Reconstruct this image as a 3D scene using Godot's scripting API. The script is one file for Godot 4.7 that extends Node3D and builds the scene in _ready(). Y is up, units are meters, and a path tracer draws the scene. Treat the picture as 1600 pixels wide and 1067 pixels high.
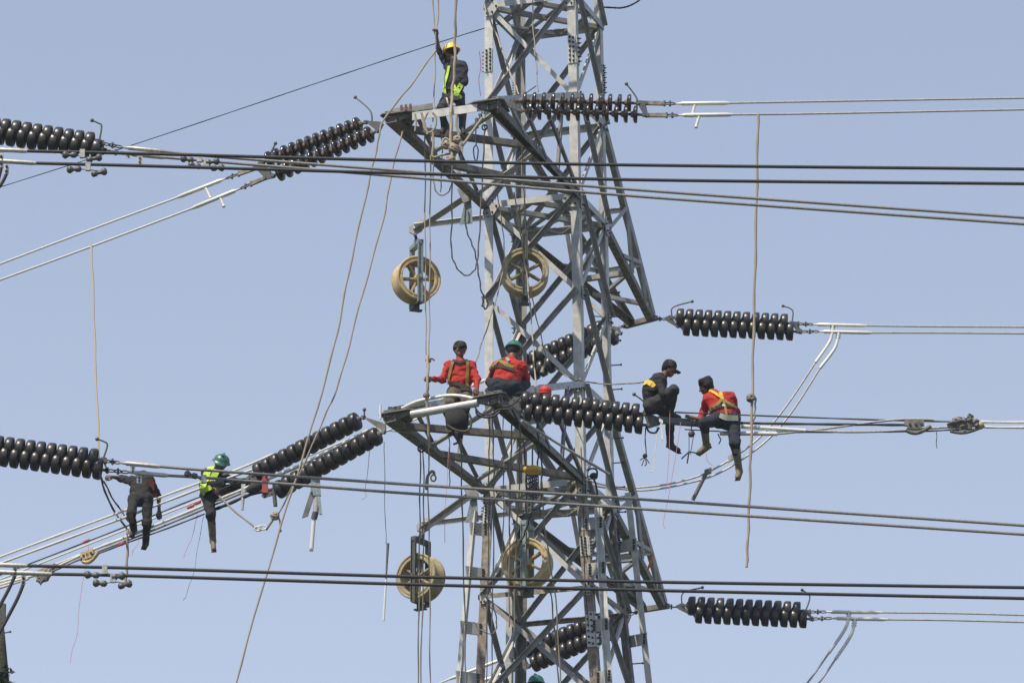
extends Node3D
# Lattice tension tower with linemen restringing conductors, seen from the ground through a long lens.

const EYE := Vector3(0, 1.6, 0)
const PITCH := 18.0
const FOCAL := 6650.0      # focal length in photograph pixels (1600 wide)
var SE := sin(deg_to_rad(PITCH))
var CE := cos(deg_to_rad(PITCH))
var M := {}
var shared := {}

# ---------------------------------------------------------------- survey helpers
func sight(px: float, py: float) -> Vector3:
	var y := (533.5 - py) / FOCAL
	return Vector3((px - 800.0) / FOCAL, y * CE + SE, y * SE - CE).normalized()

func P(px: float, py: float, g: float) -> Vector3:      # the point at ground distance g
	var d := sight(px, py)
	return EYE + d * (g / -d.z)

func PH(px: float, py: float, h: float) -> Vector3:     # the point at height h
	var d := sight(px, py)
	return EYE + d * ((h - EYE.y) / d.y)

func row(p: Vector3) -> float:                          # which row of the photograph shows p
	var q := p - EYE
	return 533.5 - FOCAL * (q.y * CE + q.z * SE) / (q.y * SE - q.z * CE)

func ground_dist(p: Vector3) -> float:
	return -p.z

# ---------------------------------------------------------------- mesh builder
class Shape:
	var v := PackedVector3Array()
	var n := PackedVector3Array()
	var c := PackedColorArray()
	var idx := PackedInt32Array()
	func tri(a: int, b: int, d: int) -> void:
		var f := (v[b] - v[a]).cross(v[d] - v[a])
		if f.dot(n[a] + n[b] + n[d]) > 0.0:
			idx.append_array([a, d, b])
		else:
			idx.append_array([a, b, d])
	func quad(a: Vector3, b: Vector3, d: Vector3, e: Vector3, out: Vector3) -> void:
		var nn := (b - a).cross(e - a)
		if nn.length() < 1e-12:
			nn = (d - b).cross(e - b)
		nn = nn.normalized()
		if nn.dot(out) < 0.0:
			nn = -nn
		var k := v.size()
		v.append_array([a, b, d, e])
		n.append_array([nn, nn, nn, nn])
		tri(k, k + 1, k + 2)
		tri(k, k + 2, k + 3)
	func face(a: Vector3, b: Vector3, d: Vector3, out: Vector3) -> void:
		var nn := (b - a).cross(d - a).normalized()
		if nn.dot(out) < 0.0:
			nn = -nn
		var k := v.size()
		v.append_array([a, b, d])
		n.append_array([nn, nn, nn])
		tri(k, k + 1, k + 2)
	func prism(prof: Array, a: Vector3, b: Vector3) -> void:   # prof: offsets round the axis a-b
		var mid := Vector3.ZERO
		for p in prof:
			mid += p
		mid /= prof.size()
		var m := prof.size()
		for i in m:
			var p0: Vector3 = prof[i]
			var p1: Vector3 = prof[(i + 1) % m]
			var ed := (p1 - p0).cross(b - a)
			# profiles run anticlockwise round their own outline: the outward side follows from the signed area
			quad(a + p0, a + p1, b + p1, b + p0, ed * turn(prof, b - a))
	func turn(prof: Array, ax: Vector3) -> float:
		var s := Vector3.ZERO
		for i in prof.size():
			s += (prof[i] as Vector3).cross(prof[(i + 1) % prof.size()])
		return 1.0 if s.dot(ax) > 0.0 else -1.0
	func angle(a: Vector3, b: Vector3, u: Vector3, w_: Vector3, wd: float, t: float) -> void:  # an L section: corner on a-b, flanges along u and w_
		var pr := [Vector3.ZERO, u * wd, u * wd + w_ * t, u * t + w_ * t, u * t + w_ * wd, w_ * wd]
		prism(pr, a, b)
		for e in [[a, a - b], [b, b - a]]:
			var o: Vector3 = e[0]
			quad(o + pr[0], o + pr[1], o + pr[2], o + pr[3], e[1])
			quad(o + pr[0], o + pr[3], o + pr[4], o + pr[5], e[1])
	func box(a: Vector3, b: Vector3, u: Vector3, w_: Vector3, hu: float, hw: float) -> void:   # a bar from a to b
		var pr := [u * hu + w_ * hw, -u * hu + w_ * hw, -u * hu - w_ * hw, u * hu - w_ * hw]
		prism(pr, a, b)
		for e in [[a, a - b], [b, b - a]]:
			quad(e[0] + pr[0], e[0] + pr[1], e[0] + pr[2], e[0] + pr[3], e[1])
	func plate(pts: Array, nrm: Vector3, t: float) -> void:    # a flat convex plate of thickness t
		var m := pts.size()
		var mid := Vector3.ZERO
		for p in pts:
			mid += p
		mid /= m
		for s in [-0.5, 0.5]:
			for i in range(1, m - 1):
				face(pts[0] + nrm * t * s, pts[i] + nrm * t * s, pts[i + 1] + nrm * t * s, nrm * s)
		for i in m:
			var p0: Vector3 = pts[i]
			var p1: Vector3 = pts[(i + 1) % m]
			quad(p0 - nrm * t / 2, p1 - nrm * t / 2, p1 + nrm * t / 2, p0 + nrm * t / 2, (p0 + p1) / 2 - mid)
	func ring(o: Vector3, x: Vector3, y: Vector3, r: float, sides: int, slope: Vector3, col: Color) -> int:
		var k := v.size()
		for i in sides:
			var d := x * cos(TAU * i / sides) + y * sin(TAU * i / sides)
			v.append(o + d * r)
			n.append((d + slope).normalized())
			c.append(col)
		return k
	func lathe(a: Vector3, ax: Vector3, prof: Array, sides: int, hard := false) -> void:       # prof: [along, radius] pairs
		var x := ax.cross(Vector3(0.31, 0.9, 0.17)).normalized()
		var y := ax.cross(x).normalized()
		for i in prof.size() - 1:
			var d := Vector2(prof[i + 1][0] - prof[i][0], prof[i + 1][1] - prof[i][1])
			if d.length() < 1e-7:
				continue
			var s0 := d
			var s1 := d
			if not hard:
				if i > 0:
					s0 = d.normalized() + Vector2(prof[i][0] - prof[i - 1][0], prof[i][1] - prof[i - 1][1]).normalized()
				if i < prof.size() - 2:
					s1 = d.normalized() + Vector2(prof[i + 2][0] - prof[i + 1][0], prof[i + 2][1] - prof[i + 1][1]).normalized()
			var k0 := band(a, ax, x, y, prof[i], s0, sides)
			var k1 := band(a, ax, x, y, prof[i + 1], s1, sides)
			for j in sides:
				var j2 := (j + 1) % sides
				tri(k0 + j, k0 + j2, k1 + j2)
				tri(k0 + j, k1 + j2, k1 + j)
	func band(a: Vector3, ax: Vector3, x: Vector3, y: Vector3, p: Array, s: Vector2, sides: int) -> int:
		var k := v.size()
		var q := Vector2(s.y, s.x).normalized()      # normal: (-dr, dl) turned outwards
		for j in sides:
			var d := x * cos(TAU * j / sides) + y * sin(TAU * j / sides)
			v.append(a + ax * p[0] + d * p[1])
			n.append((d * q.y - ax * q.x).normalized())
		return k
	func tube(pts: Array, r, sides := 8) -> void:              # r: one radius, or one for each point
		var m := pts.size()
		var x := Vector3.ZERO
		var ks := []
		for i in m:
			var t: Vector3 = (pts[mini(i + 1, m - 1)] - pts[maxi(i - 1, 0)]).normalized()
			if i == 0:
				x = t.cross(Vector3(0.23, 0.31, 0.92)).normalized()
			x = (x - t * x.dot(t)).normalized()
			var y := t.cross(x)
			var k := v.size()
			var rr: float = r[i] if r is Array else r
			for j in sides:
				var d := x * cos(TAU * j / sides) + y * sin(TAU * j / sides)
				v.append(pts[i] + d * rr)
				n.append(d)
			ks.append(k)
			if i > 0:
				for j in sides:
					var j2 := (j + 1) % sides
					tri(ks[i - 1] + j, ks[i - 1] + j2, k + j2)
					tri(ks[i - 1] + j, k + j2, k + j)
		for e in [[0, -1.0], [m - 1, 1.0]]:
			var t: Vector3 = (pts[1] - pts[0] if e[0] == 0 else pts[m - 1] - pts[m - 2]).normalized() * e[1]
			var k := v.size()
			for j in sides:
				v.append(v[ks[e[0]] + j])
				n.append(t)
			for j in range(1, sides - 1):
				tri(k, k + j, k + j + 1)
	func ball(o: Vector3, r: float, sides := 10) -> void:
		egg(o, Vector3(r, r, r), Basis.IDENTITY, sides)
	func egg(o: Vector3, r: Vector3, b: Basis, sides := 12) -> void:
		var rows := sides / 2
		var k := v.size()
		for i in rows + 1:
			var th := PI * i / rows
			for j in sides:
				var d := Vector3(sin(th) * cos(TAU * j / sides), cos(th), sin(th) * sin(TAU * j / sides))
				v.append(o + b * (d * r))
				n.append((b * (d / r)).normalized())
		for i in rows:
			for j in sides:
				var j2 := (j + 1) % sides
				tri(k + i * sides + j, k + i * sides + j2, k + (i + 1) * sides + j2)
				tri(k + i * sides + j, k + (i + 1) * sides + j2, k + (i + 1) * sides + j)
	func ribbon(pts: Array, nrm: Array, wd: float, t: float) -> void:
		for i in pts.size() - 1:
			var ax: Vector3 = (pts[i + 1] - pts[i]).normalized()
			var n0: Vector3 = (nrm[i] - ax * (nrm[i] as Vector3).dot(ax)).normalized()
			var n1: Vector3 = (nrm[i + 1] - ax * (nrm[i + 1] as Vector3).dot(ax)).normalized()
			var s0 := ax.cross(n0)
			var s1 := ax.cross(n1)
			var a: Vector3 = pts[i] - ax * wd * 0.1
			var b: Vector3 = pts[i + 1] + ax * wd * 0.1
			quad(a - s0 * wd / 2 + n0 * t, a + s0 * wd / 2 + n0 * t, b + s1 * wd / 2 + n1 * t, b - s1 * wd / 2 + n1 * t, n0)
			quad(a - s0 * wd / 2 - n0 * t, a + s0 * wd / 2 - n0 * t, b + s1 * wd / 2 - n1 * t, b - s1 * wd / 2 - n1 * t, -n0)
			quad(a - s0 * wd / 2 - n0 * t, a - s0 * wd / 2 + n0 * t, b - s1 * wd / 2 + n1 * t, b - s1 * wd / 2 - n1 * t, -s0)
			quad(a + s0 * wd / 2 - n0 * t, a + s0 * wd / 2 + n0 * t, b + s1 * wd / 2 + n1 * t, b + s1 * wd / 2 - n1 * t, s0)
	func add(o: Shape, t: Transform3D) -> void:
		var k := v.size()
		var nb := t.basis.inverse().transposed()
		for i in o.v.size():
			v.append(t * o.v[i])
			n.append((nb * o.n[i]).normalized())
		for i in range(0, o.idx.size(), 3):
			tri(k + o.idx[i], k + o.idx[i + 1], k + o.idx[i + 2])
	func mesh() -> ArrayMesh:
		var a := []
		a.resize(Mesh.ARRAY_MAX)
		a[Mesh.ARRAY_VERTEX] = v
		a[Mesh.ARRAY_NORMAL] = n
		a[Mesh.ARRAY_INDEX] = idx
		var m := ArrayMesh.new()
		m.add_surface_from_arrays(Mesh.PRIMITIVE_TRIANGLES, a)
		return m

# ---------------------------------------------------------------- nodes
func thing(called: String, label: String, category: String, at := Vector3.ZERO, group := "") -> Node3D:
	var o := Node3D.new()
	o.name = called
	o.position = at
	o.set_meta("label", label)
	o.set_meta("category", category)
	if group:
		o.set_meta("group", group)
	add_child(o, true)
	return o

func place(called: String, m: Mesh, mat: Material, parent: Node3D, where := Transform3D()) -> MeshInstance3D:
	var o := MeshInstance3D.new()
	o.name = called
	o.mesh = m
	o.material_override = mat
	o.transform = where
	parent.add_child(o, true)
	return o

func put(called: String, s: Shape, mat: Material, parent: Node3D, back := Vector3.ZERO) -> MeshInstance3D:   # s is in world places; back: the parent's own place
	return place(called, s.mesh(), mat, parent, Transform3D(Basis.IDENTITY, -back))

func lone(called: String, s: Shape, mat: Material, label: String, category: String, group := "") -> MeshInstance3D:
	var o := place(called, s.mesh(), mat, self)
	o.set_meta("label", label)
	o.set_meta("category", category)
	if group:
		o.set_meta("group", group)
	return o

func stuff(o: Node) -> void:
	o.set_meta("kind", "stuff")

func smooth(pts: Array, sub := 6) -> Array:             # Catmull-Rom through the points
	if pts.size() < 3:
		return pts
	var out := []
	for i in pts.size() - 1:
		var p0: Vector3 = pts[maxi(i - 1, 0)]
		var p1: Vector3 = pts[i]
		var p2: Vector3 = pts[i + 1]
		var p3: Vector3 = pts[mini(i + 2, pts.size() - 1)]
		for k in sub:
			out.append(p1.cubic_interpolate(p2, p0, p3, float(k) / sub))
	out.append(pts[-1])
	return out

func trace(pix: Array, g := 0.0) -> Array:              # [x, y, distance] or [x, y] with one distance for all
	var out := []
	for p in pix:
		out.append(P(p[0], p[1], p[2] if p.size() > 2 else g))
	return out

func away(a: Vector3, b: Vector3, t: float) -> Vector3: # beyond b, on the line from a
	return b + (b - a).normalized() * t

# ---------------------------------------------------------------- materials
func grain(freq: float, cols: Array, seed_: int, fractal := 4, warp := false) -> NoiseTexture2D:
	var f := FastNoiseLite.new()
	f.seed = seed_
	f.noise_type = FastNoiseLite.TYPE_SIMPLEX_SMOOTH
	f.frequency = freq
	f.fractal_octaves = fractal
	f.domain_warp_enabled = warp
	var t := NoiseTexture2D.new()
	t.width = 512
	t.height = 512
	t.seamless = true
	t.noise = f
	var r := Gradient.new()
	r.offsets = PackedFloat32Array()
	var off := PackedFloat32Array()
	var cc := PackedColorArray()
	for q in cols:
		off.append(q[0])
		cc.append(Color(q[1], q[2], q[3]).linear_to_srgb())
	r.offsets = off
	r.colors = cc
	t.color_ramp = r
	return t

func mat(called: String, rough: float, metal: float, tex = null, scale := 1.0, col := Color.WHITE) -> StandardMaterial3D:
	var m := StandardMaterial3D.new()
	m.resource_name = called
	m.roughness = rough
	m.metallic = metal
	if tex:
		m.albedo_texture = tex
		m.uv1_triplanar = true
		m.uv1_world_triplanar = true
		m.uv1_scale = Vector3.ONE * scale
	else:
		m.albedo_color = col.linear_to_srgb()
	M[called] = m
	return m

func tone(a: Array, k: float) -> Array:                 # a two-to-four step ramp of one colour, k the spread
	return [[0.2, a[0] * (1 - k), a[1] * (1 - k), a[2] * (1 - k)], [0.5, a[0], a[1], a[2]], [0.8, minf(1, a[0] * (1 + k)), minf(1, a[1] * (1 + k)), minf(1, a[2] * (1 + k))]]

func make_materials() -> void:
	mat("galvanised", 0.55, 0.15, grain(0.012, [[0.1, 0.33, 0.335, 0.33], [0.42, 0.42, 0.425, 0.415], [0.6, 0.47, 0.475, 0.46], [0.9, 0.55, 0.55, 0.53]], 3, 5), 0.7)
	mat("galvanised_dull_and_shaded", 0.6, 0.15, grain(0.012, [[0.1, 0.18, 0.184, 0.182], [0.38, 0.255, 0.26, 0.258], [0.62, 0.31, 0.315, 0.312], [0.9, 0.38, 0.385, 0.375]], 5, 5), 0.7)  # dull steel; also paints shade on the F leg and outside diagonals
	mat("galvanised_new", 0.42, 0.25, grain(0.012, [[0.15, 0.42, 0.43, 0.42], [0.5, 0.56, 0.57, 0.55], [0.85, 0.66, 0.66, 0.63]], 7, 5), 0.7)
	mat("weathered_and_shaded_steel", 0.75, 0.1, grain(0.014, [[0.1, 0.10, 0.097, 0.09], [0.4, 0.155, 0.152, 0.144], [0.62, 0.21, 0.204, 0.19], [0.88, 0.26, 0.235, 0.20]], 11, 5), 0.8)  # weathered steel; also paints shade on the near arms' main lacing
	mat("rusty_steel", 0.85, 0.0, grain(0.016, [[0.1, 0.13, 0.10, 0.08], [0.4, 0.22, 0.18, 0.145], [0.62, 0.29, 0.255, 0.215], [0.88, 0.37, 0.355, 0.33]], 13, 5), 0.9)
	mat("rust_brown", 0.9, 0.0, grain(0.03, [[0.2, 0.09, 0.055, 0.035], [0.5, 0.20, 0.135, 0.09], [0.8, 0.34, 0.27, 0.19]], 18), 2.0)
	mat("rust", 0.9, 0.0, grain(0.03, tone([0.22, 0.10, 0.05], 0.5), 17), 2.0)
	mat("hardware", 0.5, 0.35, grain(0.03, tone([0.12, 0.12, 0.12], 0.4), 19), 2.0)
	mat("bolt", 0.6, 0.3, null, 1, Color(0.06, 0.06, 0.06))
	var m := mat("porcelain_brown", 0.13, 0.0, grain(0.02, tone([0.026, 0.017, 0.013], 0.3), 23), 2.0)
	m.clearcoat_enabled = true
	m.clearcoat = 0.8
	m.clearcoat_roughness = 0.06
	m = mat("porcelain_dark", 0.42, 0.0, grain(0.02, tone([0.021, 0.018, 0.019], 0.3), 29), 2.0)
	m.clearcoat_enabled = true
	m.clearcoat = 0.3
	m.clearcoat_roughness = 0.2
	mat("disc_cap", 0.6, 0.2, grain(0.03, tone([0.20, 0.20, 0.18], 0.3), 31), 2.0)
	mat("aluminium", 0.4, 0.2, grain(0.02, tone([0.74, 0.74, 0.71], 0.1), 37), 1.5)
	mat("aluminium_dull", 0.5, 0.3, grain(0.02, tone([0.44, 0.435, 0.42], 0.2), 41), 1.5)
	mat("cable_dark", 0.6, 0.1, grain(0.02, tone([0.030, 0.031, 0.036], 0.25), 43), 1.5)
	mat("cable_grey", 0.5, 0.2, grain(0.02, tone([0.235, 0.23, 0.222], 0.2), 47), 1.5)
	mat("rope", 0.95, 0.0, grain(0.05, tone([0.36, 0.31, 0.24], 0.3), 53), 3.0)
	mat("rope_grey", 0.95, 0.0, grain(0.05, tone([0.24, 0.22, 0.19], 0.3), 59), 3.0)
	mat("rope_dark", 0.9, 0.0, grain(0.05, tone([0.05, 0.05, 0.055], 0.3), 61), 3.0)
	mat("cord_pink", 0.9, 0.0, null, 1, Color(0.62, 0.28, 0.33))
	mat("cord_orange", 0.8, 0.0, null, 1, Color(0.70, 0.25, 0.04))
	mat("orange_cloth", 0.85, 0.0, null, 1, Color(0.42, 0.10, 0.035))
	mat("tape_red", 0.7, 0.0, null, 1, Color(0.42, 0.06, 0.06))
	mat("cord_violet", 0.8, 0.0, null, 1, Color(0.36, 0.17, 0.36))
	mat("sheave_yellow", 0.55, 0.0, grain(0.016, [[0.1, 0.30, 0.22, 0.11], [0.35, 0.50, 0.385, 0.20], [0.65, 0.58, 0.455, 0.25], [0.92, 0.64, 0.54, 0.35]], 67, 5), 1.0)
	mat("sheave_worn", 0.65, 0.0, grain(0.016, [[0.1, 0.24, 0.20, 0.11], [0.4, 0.36, 0.31, 0.185], [0.65, 0.42, 0.365, 0.225], [0.92, 0.48, 0.42, 0.28]], 71, 5), 1.0)
	mat("frame_blue_grey", 0.5, 0.2, grain(0.02, tone([0.25, 0.31, 0.32], 0.25), 73), 1.5)
	mat("frame_dark", 0.6, 0.2, grain(0.02, tone([0.09, 0.10, 0.09], 0.3), 79), 1.5)
	mat("skin", 0.55, 0.0, grain(0.03, tone([0.15, 0.082, 0.055], 0.15), 83), 3.0)
	mat("hair", 0.95, 0.0, null, 1, Color(0.012, 0.011, 0.010))
	mat("eye_white", 0.3, 0.0, null, 1, Color(0.55, 0.52, 0.48))
	mat("red_cloth", 0.85, 0.0, grain(0.02, [[0.1, 0.27, 0.013, 0.010], [0.45, 0.42, 0.020, 0.013], [0.9, 0.52, 0.036, 0.022]], 89, 4), 2.2)
	mat("navy_cloth", 0.9, 0.0, grain(0.02, tone([0.028, 0.028, 0.042], 0.35), 97), 2.2)
	mat("black_cloth", 0.9, 0.0, grain(0.02, tone([0.019, 0.020, 0.022], 0.4), 101), 2.2)
	mat("charcoal_cloth", 0.9, 0.0, grain(0.02, tone([0.036, 0.039, 0.041], 0.35), 103), 2.2)
	mat("denim", 0.9, 0.0, grain(0.02, tone([0.019, 0.027, 0.040], 0.35), 107), 2.2)
	mat("khaki_cloth", 0.9, 0.0, grain(0.02, tone([0.10, 0.085, 0.062], 0.3), 109), 2.2)
	mat("boot_olive", 0.7, 0.0, grain(0.02, tone([0.17, 0.15, 0.09], 0.3), 113), 2.2)
	mat("boot_dark", 0.7, 0.0, grain(0.02, tone([0.035, 0.034, 0.030], 0.3), 127), 2.2)
	mat("boot_sole", 0.8, 0.0, null, 1, Color(0.20, 0.09, 0.05))
	mat("hivis", 0.7, 0.0, grain(0.02, tone([0.52, 0.74, 0.07], 0.15), 131), 2.2)
	mat("strap_yellow", 0.8, 0.0, null, 1, Color(0.66, 0.44, 0.05))
	mat("strap_khaki", 0.85, 0.0, null, 1, Color(0.25, 0.19, 0.05))
	mat("strap_dark", 0.85, 0.0, null, 1, Color(0.035, 0.030, 0.024))
	mat("pouch_grey", 0.85, 0.0, null, 1, Color(0.28, 0.30, 0.25))
	m = mat("helmet_yellow", 0.3, 0.0, null, 1, Color(0.90, 0.60, 0.015))
	m.clearcoat_enabled = true
	m = mat("helmet_green", 0.35, 0.0, null, 1, Color(0.006, 0.12, 0.075))
	m.clearcoat_enabled = true
	mat("cap_dark", 0.9, 0.0, grain(0.03, tone([0.035, 0.035, 0.03], 0.3), 137), 3.0)
	mat("white_plastic", 0.5, 0.0, null, 1, Color(0.72, 0.72, 0.70))
	mat("yellow_paint", 0.5, 0.0, null, 1, Color(0.75, 0.46, 0.03))
	mat("red_plastic", 0.6, 0.0, null, 1, Color(0.55, 0.03, 0.03))
	mat("brass_yellow", 0.5, 0.2, grain(0.03, tone([0.52, 0.42, 0.22], 0.3), 139), 2.0)
	mat("maroon_plate", 0.8, 0.0, grain(0.03, tone([0.17, 0.085, 0.075], 0.3), 149), 2.0)
	mat("bark", 0.95, 0.0, grain(0.02, tone([0.05, 0.055, 0.035], 0.4), 151), 1.5)
	mat("leaf", 0.7, 0.0, grain(0.05, tone([0.022, 0.045, 0.016], 0.4), 157), 1.5)
	mat("field", 0.95, 0.0, grain(0.01, [[0.1, 0.025, 0.032, 0.014], [0.5, 0.045, 0.056, 0.024], [0.9, 0.08, 0.078, 0.045]], 163, 5), 0.03)

# ---------------------------------------------------------------- the tower
const FACES := [["W", "N"], ["N", "E"], ["E", "F"], ["F", "W"]]
var leg_line := {}      # name: [upper point, kink, lower point]
var tower: Node3D
var axis_point := Vector3.ZERO
var hs := []            # panel heights
var arms := {}          # corners of the crossarms

func on_leg(i: String, h: float) -> Vector3:
	var q: Array = leg_line[i]
	var a: Vector3 = q[0] if h > q[1].y else q[2]
	var k: Vector3 = q[1]
	return k + (a - k) * ((h - k.y) / (a.y - k.y))

func leg_h(i: String, r: float) -> float:               # the height at which leg i crosses row r
	var lo := 0.0
	var hi := 60.0
	for s in 50:
		var m := (lo + hi) / 2
		if row(on_leg(i, m)) > r:
			lo = m
		else:
			hi = m
	return lo

func centre(h: float) -> Vector3:
	return (on_leg("W", h) + on_leg("N", h) + on_leg("E", h) + on_leg("F", h)) / 4

func face_normal(i: String, j: String) -> Vector3:
	var a := on_leg(i, 22)
	var b := on_leg(j, 22)
	var n := (b - a).cross(Vector3.UP).normalized()
	return n if n.dot((a + b) / 2 - centre(22)) > 0 else -n

func member(called: String, parent: Node3D, a: Vector3, b: Vector3, nrm: Vector3, wd: float, m: String, off := 0.0, t := 0.011, flip := 1.0) -> void:
	var s := Shape.new()
	var ax := (b - a).normalized()
	var n2 := (nrm - ax * nrm.dot(ax)).normalized()
	var u := ax.cross(n2).normalized() * flip
	var o := n2 * off - u * wd * 0.5
	s.angle(a + o, b + o, u, -n2, wd, t)
	put(called, s, M[m], parent)

func outstand(called: String, parent: Node3D, a: Vector3, b: Vector3, nrm: Vector3, wd: float, m: String) -> void:
	var s := Shape.new()
	var ax := (b - a).normalized()
	var n2 := (nrm - ax * nrm.dot(ax)).normalized()
	var u := ax.cross(n2).normalized()
	if u.y > 0:
		u = -u
	s.angle(a + n2 * 0.022 - u * wd * 0.5, b + n2 * 0.022 - u * wd * 0.5, u, n2, wd, 0.011)
	put(called, s, M[m], parent)

func holder(called: String, parent: Node3D) -> Node3D:
	var o := Node3D.new()
	o.name = called
	parent.add_child(o, true)
	return o

func bolt_head(s: Shape, p: Vector3, n: Vector3, r := 0.019) -> void:
	s.lathe(p, n, [[0, r], [0.018, r], [0.018, 0.5 * r], [0.045, 0.5 * r], [0.045, 0.0]], 6, true)

func gusset(parent: Node3D, at: Vector3, dirs: Array, nrm: Vector3, m: String, off := 0.016, nb := 5) -> void:
	var pts := []
	for d in dirs:
		pts.append(at + d + nrm * off)
	var s := Shape.new()
	s.plate(pts, nrm, 0.014)
	var g := put("gusset_plate", s, M[m], parent)
	var b := Shape.new()
	var mid := Vector3.ZERO
	for p in pts:
		mid += p / pts.size()
	for i in nb:
		bolt_head(b, mid.lerp(pts[i % pts.size()], 0.66), nrm)
	stuff(put("bolts", b, M.bolt, g))

func build_tower() -> void:
	leg_line = {
		"W": [P(757, 0, 66.13), P(757, 775, 66.07), P(743, 1060, 65.96)], "N": [P(899, 0, 65.64), P(913, 760, 65.52), P(936, 1067, 65.3)],
		"E": [P(941, 0, 67.07), P(961, 790, 67.13), P(992, 1065, 67.24)], "F": [P(808, 0, 67.56), P(811, 810, 67.68), P(809, 1060, 67.9)]}
	for r in [-315, -165, -8, 148, 305, 452, 600, 752, 918, 1090, 1400, 1850]:
		hs.append(leg_h("N", r))
	hs.append(0.3)
	tower = thing("lattice_tower", "tall grey galvanised steel lattice tower with crossarms the men are working on", "pylon")
	axis_point = centre(22)
	# legs
	for i in ["W", "N", "E", "F"]:
		var lg := holder("leg", tower)
		var nb := []
		for f in FACES:
			if i in f:
				nb.append(f[1] if f[0] == i else f[0])
		var k: Vector3 = leg_line[i][1]
		var top := on_leg(i, hs[0])
		var foot := on_leg(i, 0.0)
		var u := (on_leg(nb[0], 22) - on_leg(i, 22)).normalized()
		var w := (on_leg(nb[1], 22) - on_leg(i, 22)).normalized()
		var s := Shape.new()
		s.angle(k, top, u, w, 0.145, 0.016)
		put("upper_leg_angle", s, M[{"W": "galvanised_new", "N": "galvanised", "E": "galvanised", "F": "galvanised_dull_and_shaded"}[i]], lg)  # F leg: its shade is put into the duller steel tone
		s = Shape.new()
		s.angle(foot, k, u, w, 0.15, 0.017)
		put("lower_leg_angle", s, M.rusty_steel if i in ["W", "N"] else M.weathered_and_shaded_steel, lg)
		# bolted splices
		for sp in {"W": [[77, 113], [790, 818]], "N": [[55, 98], [838, 868], [955, 1010]], "E": [[104, 150], [830, 850], [940, 960]], "F": [[128, 152], [560, 590]]}[i]:
			var h0 := leg_h(i, sp[1])
			var h1 := leg_h(i, sp[0])
			var b := Shape.new()
			var pl := Shape.new()
			for e in [[u, w], [w, u]]:
				var n: Vector3 = (e[0].cross(Vector3.UP)).normalized()
				if n.dot(on_leg(i, 22) - axis_point) < 0:
					n = -n
				var p0 := on_leg(i, h0) + n * 0.008
				var p1 := on_leg(i, h1) + n * 0.008
				pl.plate([p0 + e[0] * 0.004, p1 + e[0] * 0.004, p1 + e[0] * 0.14, p0 + e[0] * 0.14], n, 0.014)
				for q in 6:
					var p: Vector3 = p0.lerp(p1, (q + 0.5) / 6.0) + n * 0.006
					bolt_head(b, p + e[0] * 0.042, n, 0.019)
					bolt_head(b, p + e[0] * 0.105 + Vector3.UP * 0.02, n, 0.019)
			var plate := put("splice_plate", pl, M.galvanised if sp[0] < 500 else M.galvanised_new, lg)
			stuff(put("bolts", b, M.bolt, lg))
	# panels
	for k in hs.size() - 1:
		for f in FACES:
			var nrm := face_normal(f[0], f[1])
			var i: String = f[0]
			var j: String = f[1]
			var wd := 0.075 if k < 10 else 0.15
			var m := "galvanised"
			if k >= 8:
				m = "galvanised_dull_and_shaded" if (k + FACES.find(f)) % 2 == 0 else "galvanised"
			var a0 := on_leg(i, hs[k])
			var a1 := on_leg(i, hs[k + 1])
			var b0 := on_leg(j, hs[k])
			var b1 := on_leg(j, hs[k + 1])
			var e := (b0 - a0).normalized() * 0.05
			var rising: bool = f[0] in ["W", "F"]      # the diagonal bolted on outside, its free flange up and proud
			var side := nrm if f[0] in ["W", "N"] else -nrm
			if rising:
				outstand("diagonal_brace", tower, a1 + e, b0 - e, side, wd, "galvanised_dull_and_shaded")  # shade under the free flange is put into this darker tone
				member("diagonal_brace", tower, a0 + e, b1 - e, nrm, wd, m if k != 7 else "galvanised_new", -0.022, 0.011, -1.0)
			else:
				outstand("diagonal_brace", tower, a0 + e, b1 - e, side, wd, "galvanised_dull_and_shaded")  # darker tone again stands in for the flange shade
				member("diagonal_brace", tower, a1 + e, b0 - e, nrm, wd, m, -0.022, 0.011, -1.0)
			if k in [1, 2, 3, 4, 6, 7, 8]:
				var hm: String = "rusty_steel" if k == 8 else m
				member("horizontal_strut", tower, a0, b0, nrm, 0.105 if k != 8 else 0.075, hm, 0.026)
	# level plan bracing
	for k in [2, 4, 7]:
		for d in [["W", "E"], ["N", "F"]]:
			member("plan_brace", tower, on_leg(d[0], hs[k] - 0.03), on_leg(d[1], hs[k] - 0.03), Vector3.DOWN, 0.08, "galvanised_dull_and_shaded", 0.02 if d[0] == "W" else -0.02)
		var mids := []
		for f in FACES:
			mids.append((on_leg(f[0], hs[k]) + on_leg(f[1], hs[k])) / 2)
		for q in 4:
			member("plan_brace", tower, mids[q], mids[(q + 1) % 4], Vector3.DOWN, 0.075, "galvanised_dull_and_shaded", 0.06)
	# node plates
	for k in [2, 3, 4, 5, 6, 7, 8]:
		for f in FACES:
			var nrm := face_normal(f[0], f[1])
			for z in [[f[0], f[1]], [f[1], f[0]]]:
				var at := on_leg(z[0], hs[k])
				var u := (on_leg(z[1], hs[k]) - at).normalized()
				var big := 0.8 if k in [2, 4, 7] else 0.5
				if k in [4, 7] or (k + FACES.find(f)) % 2 == 0:
					gusset(tower, at, [u * 0.02 + Vector3.UP * 0.2 * big, u * 0.2 * big + Vector3.UP * 0.16 * big, u * 0.33 * big - Vector3.UP * 0.05 * big, u * 0.2 * big - Vector3.UP * 0.24 * big, u * 0.02 - Vector3.UP * 0.26 * big],
						nrm, "galvanised" if k < 8 else "galvanised_new", 0.03)
	# crossarms
	near_arm("A", 4, 3, P(604, 187, 61.6), P(776, 164, 61.0))
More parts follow.
